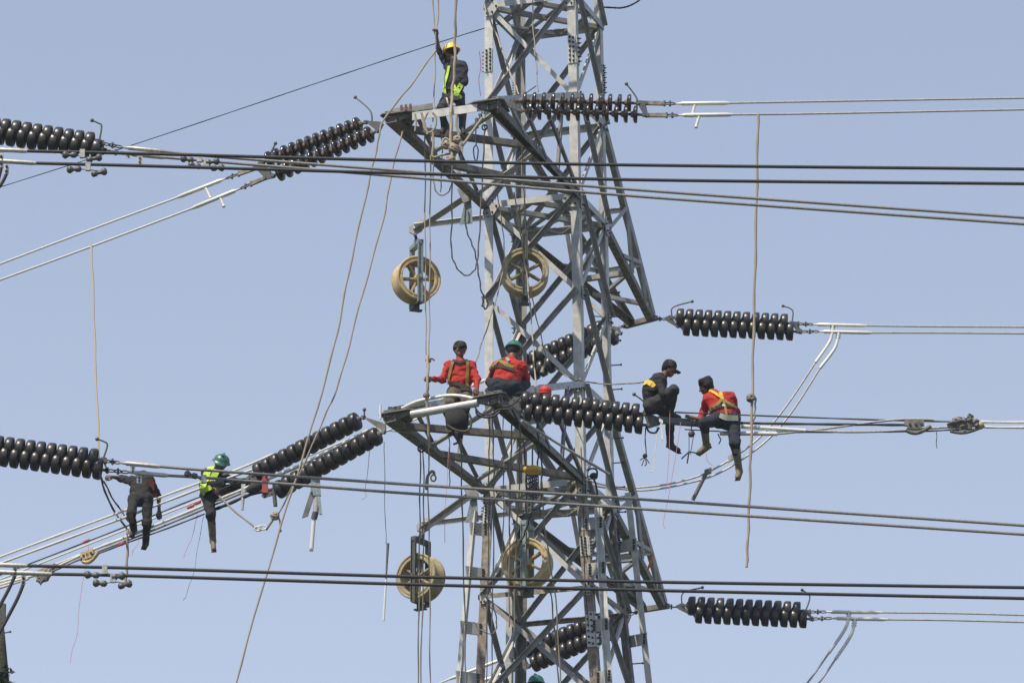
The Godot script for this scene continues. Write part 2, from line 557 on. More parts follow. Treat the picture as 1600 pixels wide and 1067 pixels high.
	near_arm("B", 7, 6, P(602, 655, 61.6), P(778, 624, 61.0))
	far_arm("A", 4, 3, [985, 507], [1022, 497])
	far_arm("B", 7, 6, [1003, 953], [1041, 947])
	# the same arms one tier up, above the picture
	var up: float = hs[4] - hs[7]
	near_arm_at("C", 1, 0, arms.nA[0] + Vector3.UP * up, arms.nA[1] + Vector3.UP * up)
	# leg reinforcement below the middle crossarm
	for q in [["W", 746, 800, 722, 1067, 66.0, 65.85], ["N", 931, 790, 947, 1065, 65.45, 65.2], ["E", 976, 770, 1009, 1065, 67.0, 67.1], ["F", 801, 850, 799, 1067, 67.55, 67.7]]:
		var a := P(q[1], q[2], q[5])
		var b := P(q[3], q[4], q[6])
		var dn := away(a, b, (b.y - 0.0) / ((a.y - b.y) / a.distance_to(b)))
		var i: String = q[0]
		var nb := []
		for f in FACES:
			if i in f:
				nb.append(f[1] if f[0] == i else f[0])
		var u := (on_leg(nb[0], 20) - on_leg(i, 20)).normalized()
		var w := (on_leg(nb[1], 20) - on_leg(i, 20)).normalized()
		var s := Shape.new()
		s.angle(dn, a, -u, -w, 0.105, 0.013)
		var rf := put("leg_reinforcement", s, M.galvanised_new, tower)
		for t in ([0.1, 0.36, 0.68, 0.97] if q[0] in ["W", "N"] else [0.28, 0.78]):
			var p := a.lerp(b, t)
			var r := on_leg(i, p.y)
			var n := Vector3(0.45, 0, 0.9) if i != "F" else Vector3(-0.3, 0, -0.9)
			var dd := (r - p).normalized()
			s = Shape.new()
			s.plate([p - dd * 0.12 + Vector3.UP * 0.10, r + dd * 0.1 + Vector3.UP * 0.10, r + dd * 0.1 + Vector3.UP * -0.10, p - dd * 0.10 + Vector3.UP * -0.10], n.normalized(), 0.03)
			put("batten_plate", s, M.galvanised, rf)
			var bs := Shape.new()
			for o in [0.07, 0.025, -0.025, -0.07]:
				bolt_head(bs, p - dd * 0.05 + Vector3.UP * o + n.normalized() * 0.02, n.normalized(), 0.022)
				bolt_head(bs, r + dd * 0.03 + Vector3.UP * o + n.normalized() * 0.02, n.normalized(), 0.022)
			stuff(put("bolts", bs, M.bolt, rf))
	# brackets that carry the outer sheaves
	for q in [["A", 648, 356, 726, 304, 806, 337, 4], ["B", 660, 822, 735, 768, 818, 803, 7]]:
		var h: float = hs[q[7]] - 0.03
		var br := holder("sheave_bracket", tower)
		var tip := PH(q[1], q[2], h)
		var a := PH(q[3], q[4], h)
		var b := PH(q[5], q[6], h)
		arms["bracket" + q[0]] = tip
		member("bracket_strut", br, tip, a, Vector3(0.3, 0.2, 0.9), 0.095, "galvanised", 0.0)
		outstand("bracket_strut", br, tip, b, Vector3(0.3, 0.2, 0.9), 0.07, "galvanised")
		var s := Shape.new()
		s.plate([tip + Vector3(-0.1, 0.02, 0), tip + Vector3(0.05, 0.13, 0), tip + Vector3(0.22, 0.14, 0), tip + Vector3(0.12, -0.06, 0), tip + Vector3(0, -0.13, 0), tip + Vector3(-0.09, -0.08, 0)], Vector3(0.3, 0.2, 0.9).normalized(), 0.03)
		put("tip_plate", s, M.galvanised, br)
		s = Shape.new()
		s.plate([a + Vector3(-0.12, 0.08, 0.05), a + Vector3(0.1, 0.12, 0.05), a + Vector3(0.14, -0.1, 0.05), a + Vector3(-0.02, -0.17, 0.05)], Vector3(0.2, 0.3, 0.9).normalized(), 0.025)
		put("lug_plate", s, M.galvanised_dull_and_shaded, br)
		s = Shape.new()      # a flat hanger strap under the lug
		s.plate([a + Vector3(0.02, -0.05, 0), a + Vector3(0.10, -0.05, 0), a + Vector3(0.13, -0.5, 0), a + Vector3(-0.08, -0.52, 0)], Vector3(0.3, 0.0, 0.95).normalized(), 0.02)
		put("hanger_strap", s, M.frame_blue_grey, br)
	# step bolts up one leg
	for k in 26:
		var h: float = hs[10] + k * 0.42
		var p := on_leg("E", h)
		var s := Shape.new()
		var d := Vector3(1, 0.05, 0.1).normalized()
		s.lathe(p, d, [[0, 0.011], [0.15, 0.011], [0.15, 0.02], [0.175, 0.02], [0.175, 0]], 6, true)
		put("step_bolt", s, M.bolt, tower)

func near_arm(which: String, kr: int, ku: int, tl: Vector3, tr: Vector3) -> void:
	near_arm_at(which, kr, ku, tl, tr)

func near_arm_at(which: String, kr: int, ku: int, tl: Vector3, tr: Vector3) -> void:
	arms["n" + which] = [tl, tr]
	var ar := holder("crossarm", tower)
	var wr := on_leg("W", hs[kr])
	var nr := on_leg("N", hs[kr])
	var wu := on_leg("W", hs[ku])
	var nu := on_leg("N", hs[ku])
	var beam := (tr - tl).normalized()
	var out := beam.cross(Vector3.UP).normalized()
	if out.z < 0:
		out = -out
	var dk := "weathered_and_shaded_steel"
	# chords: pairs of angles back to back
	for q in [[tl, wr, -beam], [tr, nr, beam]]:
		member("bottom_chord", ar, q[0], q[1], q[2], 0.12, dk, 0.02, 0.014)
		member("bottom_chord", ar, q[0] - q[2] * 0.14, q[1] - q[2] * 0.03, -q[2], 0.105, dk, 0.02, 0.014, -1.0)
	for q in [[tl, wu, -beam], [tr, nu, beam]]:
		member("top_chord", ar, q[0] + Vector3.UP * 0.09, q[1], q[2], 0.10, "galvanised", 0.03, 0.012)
	# tip beam and its end plates
	var s := Shape.new()
	var a := tl + beam * 0.42
	var b := tr - beam * 0.32
	if which == "B":
		s.tube([a, b], 0.062, 14)
	else:
		s.angle(a + Vector3.UP * 0.065, b + Vector3.UP * 0.065, Vector3.DOWN, -out, 0.13, 0.014)
	put("tip_beam", s, M.galvanised_new, ar)
	for q in [[tl, 1.0, wr], [tr, -1.0, nr]]:
		var o: Vector3 = q[0]
		var d: Vector3 = beam * q[1]
		var back: Vector3 = (q[2] - o).normalized()
		s = Shape.new()
		s.plate([o - d * 0.12 + back * 0.02, o - d * 0.06 - back * 0.06, o + d * 0.36 - back * 0.05, o + d * 0.52 + back * 0.06, o + d * 0.20 + back * 0.62, o - d * 0.04 + back * 0.6].map(func(p): return p + Vector3.UP * 0.088), Vector3.UP, 0.018)
		put("tip_plate", s, M.weathered_and_shaded_steel, ar)
		s = Shape.new()
		s.plate([o - d * 0.07 + Vector3.UP * 0.078, o + d * 0.40 + Vector3.UP * 0.078, o + d * 0.34 + Vector3.UP * 0.02, o + d * 0.12 - Vector3.UP * 0.05, o - d * 0.04 - Vector3.UP * 0.02].map(func(p): return p + back * 0.05), out, 0.014)
		put("end_plate", s, M.weathered_and_shaded_steel, ar)
	# lacing of the bottom face
	var lo := func(side: int, t: float) -> Vector3: return (tl.lerp(wr, t) if side == 0 else tr.lerp(nr, t))
	var hi := func(side: int, t: float) -> Vector3: return (tl.lerp(wu, t) if side == 0 else tr.lerp(nu, t))
	var dn := Vector3.DOWN
	for q in [[lo.call(0, 0.10), lo.call(1, 0.46), 0.101, "weathered_and_shaded_steel"], [lo.call(0, 0.48), lo.call(1, 0.98), 0.101, "weathered_and_shaded_steel"], [lo.call(1, 0.06), lo.call(0, 0.42), 0.085, "galvanised"], [lo.call(1, 0.5), lo.call(0, 0.9), 0.085, "galvanised"]]:  # darker steel on the wide pair stands in for underside shade
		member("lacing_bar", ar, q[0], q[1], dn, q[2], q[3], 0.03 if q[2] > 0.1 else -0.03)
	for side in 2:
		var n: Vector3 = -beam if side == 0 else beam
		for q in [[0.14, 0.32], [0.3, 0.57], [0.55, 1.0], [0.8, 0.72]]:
			member("lacing_bar", ar, hi.call(side, q[0]), lo.call(side, q[1]), n, 0.07, "weathered_and_shaded_steel" if q[0] > 0.2 else "galvanised_dull_and_shaded", 0.035)
	member("lacing_bar", ar, hi.call(0, 0.5), hi.call(1, 0.5), Vector3.UP, 0.07, "galvanised", 0.01)

func far_arm(which: String, kr: int, ku: int, l: Array, r: Array) -> void:
	far_arm_at(which, kr, ku, PH(l[0], l[1], hs[kr]), PH(r[0], r[1], hs[kr]))

func far_arm_at(which: String, kr: int, ku: int, tl: Vector3, tr: Vector3) -> void:
	arms["f" + which] = [tl, tr]
	var ar := holder("crossarm", tower)
	var fr := on_leg("F", hs[kr])
	var er := on_leg("E", hs[kr])
	var fu := on_leg("F", hs[ku])
	var eu := on_leg("E", hs[ku])
	var side := (tr - tl).normalized()
	member("bottom_chord", ar, tl, fr, -side, 0.11, "weathered_and_shaded_steel", 0.0, 0.013)
	member("bottom_chord", ar, tr, er, side, 0.125, "weathered_and_shaded_steel", 0.0, 0.013)
	member("top_chord", ar, tl + Vector3.UP * 0.05, fu, -side, 0.10, "galvanised_dull_and_shaded", 0.02, 0.012)
	member("top_chord", ar, tr + Vector3.UP * 0.05, eu, side, 0.105, "galvanised_dull_and_shaded", 0.02, 0.012)
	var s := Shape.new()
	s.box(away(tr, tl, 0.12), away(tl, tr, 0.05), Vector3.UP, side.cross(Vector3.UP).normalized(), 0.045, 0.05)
	put("tip_beam", s, M.weathered_and_shaded_steel, ar)
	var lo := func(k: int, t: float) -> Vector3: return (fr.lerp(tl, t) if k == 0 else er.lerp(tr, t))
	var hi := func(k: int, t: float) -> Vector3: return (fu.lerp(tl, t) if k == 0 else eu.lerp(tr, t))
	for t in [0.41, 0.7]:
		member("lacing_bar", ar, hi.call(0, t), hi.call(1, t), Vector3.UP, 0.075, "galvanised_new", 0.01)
		member("lacing_bar", ar, hi.call(1, t), lo.call(1, t - 0.41 + 0.02), side, 0.07, "galvanised_dull_and_shaded", 0.03)
		member("lacing_bar", ar, hi.call(1, t), lo.call(1, t + 0.09), side, 0.085, "galvanised_dull_and_shaded", 0.03)
		member("lacing_bar", ar, hi.call(0, t), lo.call(0, t + 0.09), -side, 0.085, "galvanised_dull_and_shaded", 0.03)
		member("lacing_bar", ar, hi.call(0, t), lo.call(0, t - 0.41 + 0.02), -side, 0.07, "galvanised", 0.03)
	member("lacing_bar", ar, lo.call(0, 0.5), lo.call(1, 0.5), Vector3.DOWN, 0.09, "galvanised_dull_and_shaded", 0.02)
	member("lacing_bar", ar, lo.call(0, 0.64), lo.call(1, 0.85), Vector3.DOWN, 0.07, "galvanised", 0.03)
	member("lacing_bar", ar, lo.call(0, 0.72), lo.call(1, 0.5), Vector3.DOWN, 0.06, "galvanised_dull_and_shaded", -0.03)
	member("lacing_bar", ar, lo.call(0, 0.5), lo.call(1, 0.03), Vector3.DOWN, 0.08, "galvanised_dull_and_shaded", -0.03)

# ---------------------------------------------------------------- insulators, conductors, sheaves, ropes
func disc_mesh(kind: String) -> Array:                  # [shell, cap], axis +Y, 1 unit of pitch and 1 unit of diameter
	if shared.has(kind):
		return shared[kind]
	var s := Shape.new()
	var c := Shape.new()
	if kind == "thin":
		s.lathe(Vector3.ZERO, Vector3.UP, [[0.26, 0.17], [0.28, 0.26], [0.32, 0.37], [0.40, 0.46], [0.50, 0.495], [0.66, 0.5], [0.74, 0.49], [0.76, 0.46], [0.64, 0.40], [0.74, 0.36], [0.62, 0.30], [0.70, 0.24], [0.58, 0.18], [0.6, 0.1], [0.6, 0.0]], 22)
		c.lathe(Vector3.ZERO, Vector3.UP, [[-0.16, 0.0], [-0.16, 0.07], [0.02, 0.10], [0.08, 0.15], [0.14, 0.18], [0.34, 0.19], [0.40, 0.20], [0.40, 0.0]], 14)
		c.lathe(Vector3.ZERO, Vector3.UP, [[0.58, 0.0], [0.58, 0.10], [0.75, 0.06], [0.84, 0.06], [0.84, 0.0]], 10)
	else:
		s.lathe(Vector3.ZERO, Vector3.UP, [[0.12, 0.18], [0.13, 0.29], [0.17, 0.39], [0.24, 0.455], [0.33, 0.485], [0.60, 0.5], [0.84, 0.5], [0.90, 0.485], [0.92, 0.46], [0.86, 0.43], [0.66, 0.40], [0.8, 0.34], [0.66, 0.28], [0.76, 0.22], [0.6, 0.14], [0.6, 0.0]], 22)
		c.lathe(Vector3.ZERO, Vector3.UP, [[-0.16, 0.0], [-0.16, 0.08], [0.0, 0.12], [0.04, 0.19], [0.20, 0.21], [0.24, 0.2], [0.24, 0.0]], 14)
		c.lathe(Vector3.ZERO, Vector3.UP, [[0.58, 0.0], [0.58, 0.10], [0.75, 0.06], [0.84, 0.06], [0.84, 0.0]], 10)
	shared[kind] = [s.mesh(), c.mesh()]
	return shared[kind]

func toward(y: Vector3, scale_y: float, scale_r: float) -> Basis:
	var a := y.normalized()
	var x := a.cross(Vector3(0.2, 0.9, 0.3)).normalized()
	var z := x.cross(a).normalized()
	return Basis(x * scale_r, a * scale_y, z * scale_r)

func insulators(label: String, group: String, runs: Array, count: int, kind: String, dia: float, caps: String, anchor: Vector3, line: Array, horns: Array, yoke := "hardware") -> Node3D:
	var o := thing("insulator_string", label, "insulator", runs[0][0], group)
	var base: Vector3 = runs[0][0]
	var ms := disc_mesh(kind)
	for r in runs:
		var a: Vector3 = r[0]
		var b: Vector3 = r[1]
		var pitch := a.distance_to(b) / count
		var bs := toward(b - a, pitch, dia)
		for k in count:
			var d := place("insulator_disc", ms[0], M["porcelain_brown" if kind == "thin" else "porcelain_dark"], o, Transform3D(bs, a.lerp(b, float(k) / count) - base))
			place("metal_cap", ms[1], M[caps], d)
		var s := Shape.new()
		s.tube([away(b, a, 0.10), away(b, a, -0.02)], 0.022, 8)
		put("ball_link", s, M.hardware, o, base)
		s = Shape.new()
		s.tube([away(a, b, -0.04), away(a, b, 0.10)], 0.022, 8)
		put("ball_link", s, M.hardware, o, base)
	# yoke plates: the two strings to the anchor, and to the two conductors
	var n: Vector3 = (runs[0][1] - runs[0][0]).cross(runs[1][0] - runs[0][0]).normalized()
	var s := Shape.new()
	var p: Vector3 = away(runs[0][1], runs[0][0], 0.06)
	var q: Vector3 = away(runs[1][1], runs[1][0], 0.06)
	var e: Vector3 = (p - q).normalized() * 0.05
	s.plate([p + e, anchor + e * 0.7, anchor - e * 0.7, q - e], n, 0.024)
	s.lathe(p - n * 0.03, n, [[0, 0], [0, 0.03], [0.06, 0.03], [0.06, 0]], 8, true)
	s.lathe(q - n * 0.03, n, [[0, 0], [0, 0.03], [0.06, 0.03], [0.06, 0]], 8, true)
	put("yoke_plate", s, M[yoke], o, base)
	if line:
		s = Shape.new()
		p = away(runs[0][0], runs[0][1], 0.06)
		q = away(runs[1][0], runs[1][1], 0.06)
		e = (p - q).normalized() * 0.05
		s.plate([p + e, line[0] + e * 0.8, line[1] - e * 0.8, q - e], n, 0.024)
		for z in [p, q, line[0], line[1]]:
			s.lathe(z - n * 0.03, n, [[0, 0], [0, 0.03], [0.06, 0.03], [0.06, 0]], 8, true)
		put("yoke_plate", s, M.hardware, o, base)
	for h in horns:
		s = Shape.new()
		s.tube(smooth(h, 4), 0.013, 6)
		s.ball(h[-1], 0.03, 8)
		put("arcing_horn", s, M.hardware, o, base)
	return o

func link_chain(s: Shape, a: Vector3, b: Vector3, k := 2) -> void:     # shackles and clevis links between two points
	for i in k:
		var p := a.lerp(b, float(i) / k)
		var q := a.lerp(b, (i + 1.0) / k)
		var ax := (q - p).normalized()
		var side := ax.cross(Vector3(0, 0.6, 0.8) if i % 2 == 0 else Vector3(0, 0.9, -0.4)).normalized()
		var pts := []
		for j in 13:
			var t := TAU * j / 12
			pts.append((p + q) / 2 + ax * cos(t) * (p.distance_to(q) / 2 + 0.008) + side * sin(t) * 0.03)
		s.tube(pts, 0.011, 6)
	s.lathe(a - Vector3(0, 0.045, 0), Vector3.UP, [[0, 0], [0, 0.018], [0.09, 0.018], [0.09, 0]], 6, true)
	s.lathe(a.lerp(b, 0.5) - Vector3(0, 0.045, 0), Vector3.UP, [[0, 0], [0, 0.016], [0.09, 0.016], [0.09, 0]], 6, true)

func conductor(label: String, group: String, start: Vector3, clamp: Array, wire: Array, r: float, m: String, stub: Array, rod := 0.0, ends := true) -> Node3D:
	# start: the yoke; clamp: the two ends of the compression sleeve; wire: the span on from there
	var o := thing("conductor", label, "power line", start, group)
	var s := Shape.new()
	var a: Vector3 = clamp[0]
	if rod > 0.0:                       # a brown extension bar before the links
		var k := start.lerp(a, rod)
		s.box(start, k, (k - start).cross(Vector3.UP).normalized(), Vector3.UP, 0.022, 0.03)
		put("extension_bar", s, M.rusty_steel, o, start)
		s = Shape.new()
		link_chain(s, k, a, 1)
	else:
		link_chain(s, start, a, 3)
	put("link", s, M.hardware, o, start)
	s = Shape.new()
	var ax: Vector3 = (clamp[1] - a).normalized()
	var ln: float = a.distance_to(clamp[1])
	s.lathe(a, ax, [[0, 0], [0, 0.014], [0.08, 0.02], [0.1, 0.032], [ln * 0.9, 0.032], [ln, r * 1.1]], 12)
	put("dead_end_clamp", s, M.aluminium if m.begins_with("alu") else M.aluminium_dull, o, start)
	s = Shape.new()
	var pts := smooth([clamp[1]] + wire, 8)
	if ends:
		var u := away(pts[-2], pts[-1], 30.0)
		pts.append(u)
	s.tube(pts, r, 8)
	put("wire", s, M[m], o, start)
	if stub:
		s = Shape.new()
		s.tube(stub, 0.024, 8)
		s.ball(stub[-1], 0.03, 8)
		put("jumper_terminal", s, M.aluminium, o, start)
	return o

func rope(label: String, pts: Array, r := 0.011, m := "rope", sub := 6, group := "ropes hanging round the tower", called := "rope", cat := "rope") -> MeshInstance3D:
	var s := Shape.new()
	var q := smooth(pts, sub)
	var rr := []
	for i in q.size():
		rr.append(r * (1.0 + 0.16 * sin(i * 2.4)))
		if i > 0 and i < q.size() - 1 and m.begins_with("rope"):
			q[i] += Vector3(sin(i * 1.3 + r * 900.0), 0.0, sin(i * 0.9)) * 0.007
	s.tube(q, rr, 7)
	return lone(called, s, M[m], label, cat, group)

func knot(s: Shape, p: Vector3, r: float, seed_ := 1) -> void:
	for k in 4:
		var b := Basis.from_euler(Vector3(k * 1.1 + seed_, k * 0.7, k * 1.9))
		var pts := []
		for j in 11:
			var t := TAU * j / 10
			pts.append(p + b * Vector3(cos(t) * r, sin(t) * r, 0.3 * r * sin(2 * t)))
		s.tube(pts, r * 0.38, 6)

func damper(label: String, clamp: Vector3, left: Array, right: Array, up := 0.04) -> void:
	var o := thing("vibration_damper", label, "vibration damper", clamp, "vibration dampers on the near conductors")
	var s := Shape.new()
	s.box(clamp + Vector3(0, 0.03, 0), clamp - Vector3(0, up + 0.05, 0), Vector3.RIGHT, Vector3.BACK, 0.035, 0.03)
	put("clamp", s, M.aluminium_dull, o, clamp)
	s = Shape.new()
	var mid := clamp - Vector3(0, up + 0.035, 0)
	s.tube([left[0], left[1], mid, right[0], right[1]], 0.008, 6)
	put("messenger_wire", s, M.hardware, o, clamp)
	for w in [left, right]:
		s = Shape.new()
		var d: Vector3 = (w[1] - w[0])
		s.lathe(w[0] - d.normalized() * 0.04, d.normalized(), [[0, 0], [0, 0.03], [0.03, 0.055], [0.06, 0.05], [0.09, 0.026], [d.length() - 0.02, 0.024], [d.length(), 0.042], [d.length() + 0.05, 0.042], [d.length() + 0.07, 0.02], [d.length() + 0.07, 0]], 12)
		put("weight", s, M.hardware, o, clamp)

func tag_plate(label: String, p: Vector3, w: float, h: float) -> void:
	var s := Shape.new()
	# a small plate with two round holes: a frame of strips round the openings
	var n := Vector3(0, 0, 1)
	s.plate([p + Vector3(-w, 0, 0), p + Vector3(w, 0, 0), p + Vector3(w, -h, 0), p + Vector3(-w, -h, 0)], n, 0.01)
	var o := lone("spacer_plate", s, M.galvanised_new, label, "spacer plate", "spacer plates under the near conductors")
	for k in 2:
		var b := Shape.new()
		b.lathe(p + Vector3(0, -h * (0.3 + 0.4 * k), -0.012), n, [[0, 0], [0, w * 0.45], [0.03, w * 0.45], [0.03, 0]], 10, true)
		put("bolt", b, M.bolt, o)

func sheave(label: String, at: Vector3, axis: Vector3, hang: Vector3, wheel: String, frame: String, flip := 1.0, spin := 0.3) -> Node3D:
	var o := thing("stringing_sheave", label, "pulley", at, "stringing sheaves hung on the tower")
	var z := axis.normalized()
	var y := Vector3.UP
	var x := y.cross(z).normalized()
	o.basis = Basis(x, y, z)
	var wh := holder("wheel", o)
	var s := Shape.new()
	s.lathe(Vector3.ZERO, Vector3(0, 0, 1), [[-0.10, 0.285], [-0.165, 0.292], [-0.165, 0.318], [-0.155, 0.322], [-0.155, 0.352], [-0.168, 0.357], [-0.168, 0.374], [-0.155, 0.386], [-0.12, 0.386], [-0.05, 0.345], [0, 0.33], [0.05, 0.345], [0.12, 0.386], [0.155, 0.386], [0.168, 0.374], [0.168, 0.357], [0.155, 0.352], [0.155, 0.322], [0.165, 0.318], [0.165, 0.292], [0.10, 0.285], [-0.10, 0.285]], 44, true)
	place("rim", s.mesh(), M[wheel], wh)
	s = Shape.new()
	s.lathe(Vector3(0, 0, -0.17), Vector3(0, 0, 1), [[0, 0], [0, 0.065], [0.02, 0.075], [0.32, 0.075], [0.34, 0.065], [0.34, 0]], 20, true)
	place("hub", s.mesh(), M[wheel], wh)
	for k in 6:
		var t := spin + TAU * k / 6
		var d := Vector3(cos(t), sin(t), 0)
		var e := Vector3(-sin(t), cos(t), 0)
		s = Shape.new()
		s.box(d * 0.06 + Vector3(0, 0, 0.085), d * 0.295 + Vector3(0, 0, 0.085), e, Vector3(0, 0, 1), 0.021, 0.012)
		s.box(d * 0.06 + Vector3(0, 0, 0.05), d * 0.295 + Vector3(0, 0, 0.05), e, Vector3(0, 0, 1), 0.010, 0.06)
		place("spoke", s.mesh(), M[wheel], wh)
	for q in [0.205, -0.205]:
		s = Shape.new()
		s.box(Vector3(0, 0.62, q), Vector3(0, -0.44, q), Vector3(1, 0, 0), Vector3(0, 0, 1), 0.042, 0.012)
		s.box(Vector3(0.038, 0.62, q * 1.08), Vector3(0.038, -0.44, q * 1.08), Vector3(1, 0, 0), Vector3(0, 0, 1), 0.006, 0.02)
		s.box(Vector3(-0.038, 0.62, q * 1.08), Vector3(-0.038, -0.44, q * 1.08), Vector3(1, 0, 0), Vector3(0, 0, 1), 0.006, 0.02)
		s.lathe(Vector3(0, 0, q), Vector3(0, 0, signf(q)), [[0, 0.05], [0.03, 0.05], [0.03, 0.025], [0.05, 0.025], [0.05, 0]], 8, true)
		place("side_strap", s.mesh(), M[frame], o)
	s = Shape.new()
	s.box(Vector3(0, 0.62, -0.23), Vector3(0, 0.62, 0.23), Vector3(1, 0, 0), Vector3.UP, 0.05, 0.035)
	s.box(Vector3(0, 0.62, 0), Vector3(0, 0.72, 0), Vector3(1, 0, 0), Vector3(0, 0, 1), 0.04, 0.03)
	place("top_yoke", s.mesh(), M[frame], o)
	s = Shape.new()
	s.box(Vector3(0, -0.44, -0.22), Vector3(0, -0.44, 0.22), Vector3(1, 0, 0), Vector3.UP, 0.04, 0.012)
	s.box(Vector3(0, -0.44, 0), Vector3(0, -0.52, 0), Vector3(1, 0, 0), Vector3(0, 0, 1), 0.055, 0.03)
	s.box(Vector3(-0.10, -0.53, 0), Vector3(0.10, -0.53, 0), Vector3(0, 1, 0), Vector3(0, 0, 1), 0.012, 0.05)
	place("foot", s.mesh(), M.frame_dark, o)
	s = Shape.new()
	link_chain(s, o.transform.affine_inverse() * hang, Vector3(0, 0.72, 0), maxi(1, int(hang.distance_to(at + Vector3.UP * 0.72) / 0.11)))
	place("hook_link", s.mesh(), M.hardware, o)
	return o

func come_along(label: String, a: Vector3, b: Vector3, big: float, m: String) -> void:      # a wire grip: jaws, a curved pull bar and a shackle
	var o := thing("cable_grip", label, "cable grip", a, "cable grips clamped on the conductors")
	var ax := (b - a).normalized()
	var dn := (Vector3.DOWN - ax * Vector3.DOWN.dot(ax)).normalized()
	var sd := ax.cross(dn)
	var ln := a.distance_to(b)
	var s := Shape.new()
	s.box(a + dn * 0.01, a + ax * ln * 0.75 + dn * 0.01, dn, sd, 0.035 * big, 0.03)
	s.box(a + ax * ln * 0.1 + dn * 0.06 * big, a + ax * ln * 0.65 + dn * 0.06 * big, dn, sd, 0.022 * big, 0.035)
	put("jaw", s, M[m], o, a)
	s = Shape.new()
	var q := []
	for k in 9:
		var t := k / 8.0
		q.append(a + ax * ln * (0.05 + 0.95 * t) + dn * big * (0.09 + 0.07 * sin(PI * t)) * (1.0 - 0.5 * t))
	s.tube(smooth(q, 2), 0.026 * big, 8)
	put("pull_bar", s, M[m], o, a)
	s = Shape.new()
	for k in 3:
		s.lathe(a + ax * ln * (0.2 + 0.22 * k) + dn * 0.04 - sd * 0.05, sd, [[0, 0], [0, 0.022], [0.1, 0.022], [0.1, 0]], 6, true)
	put("bolt", s, M.bolt, o, a)

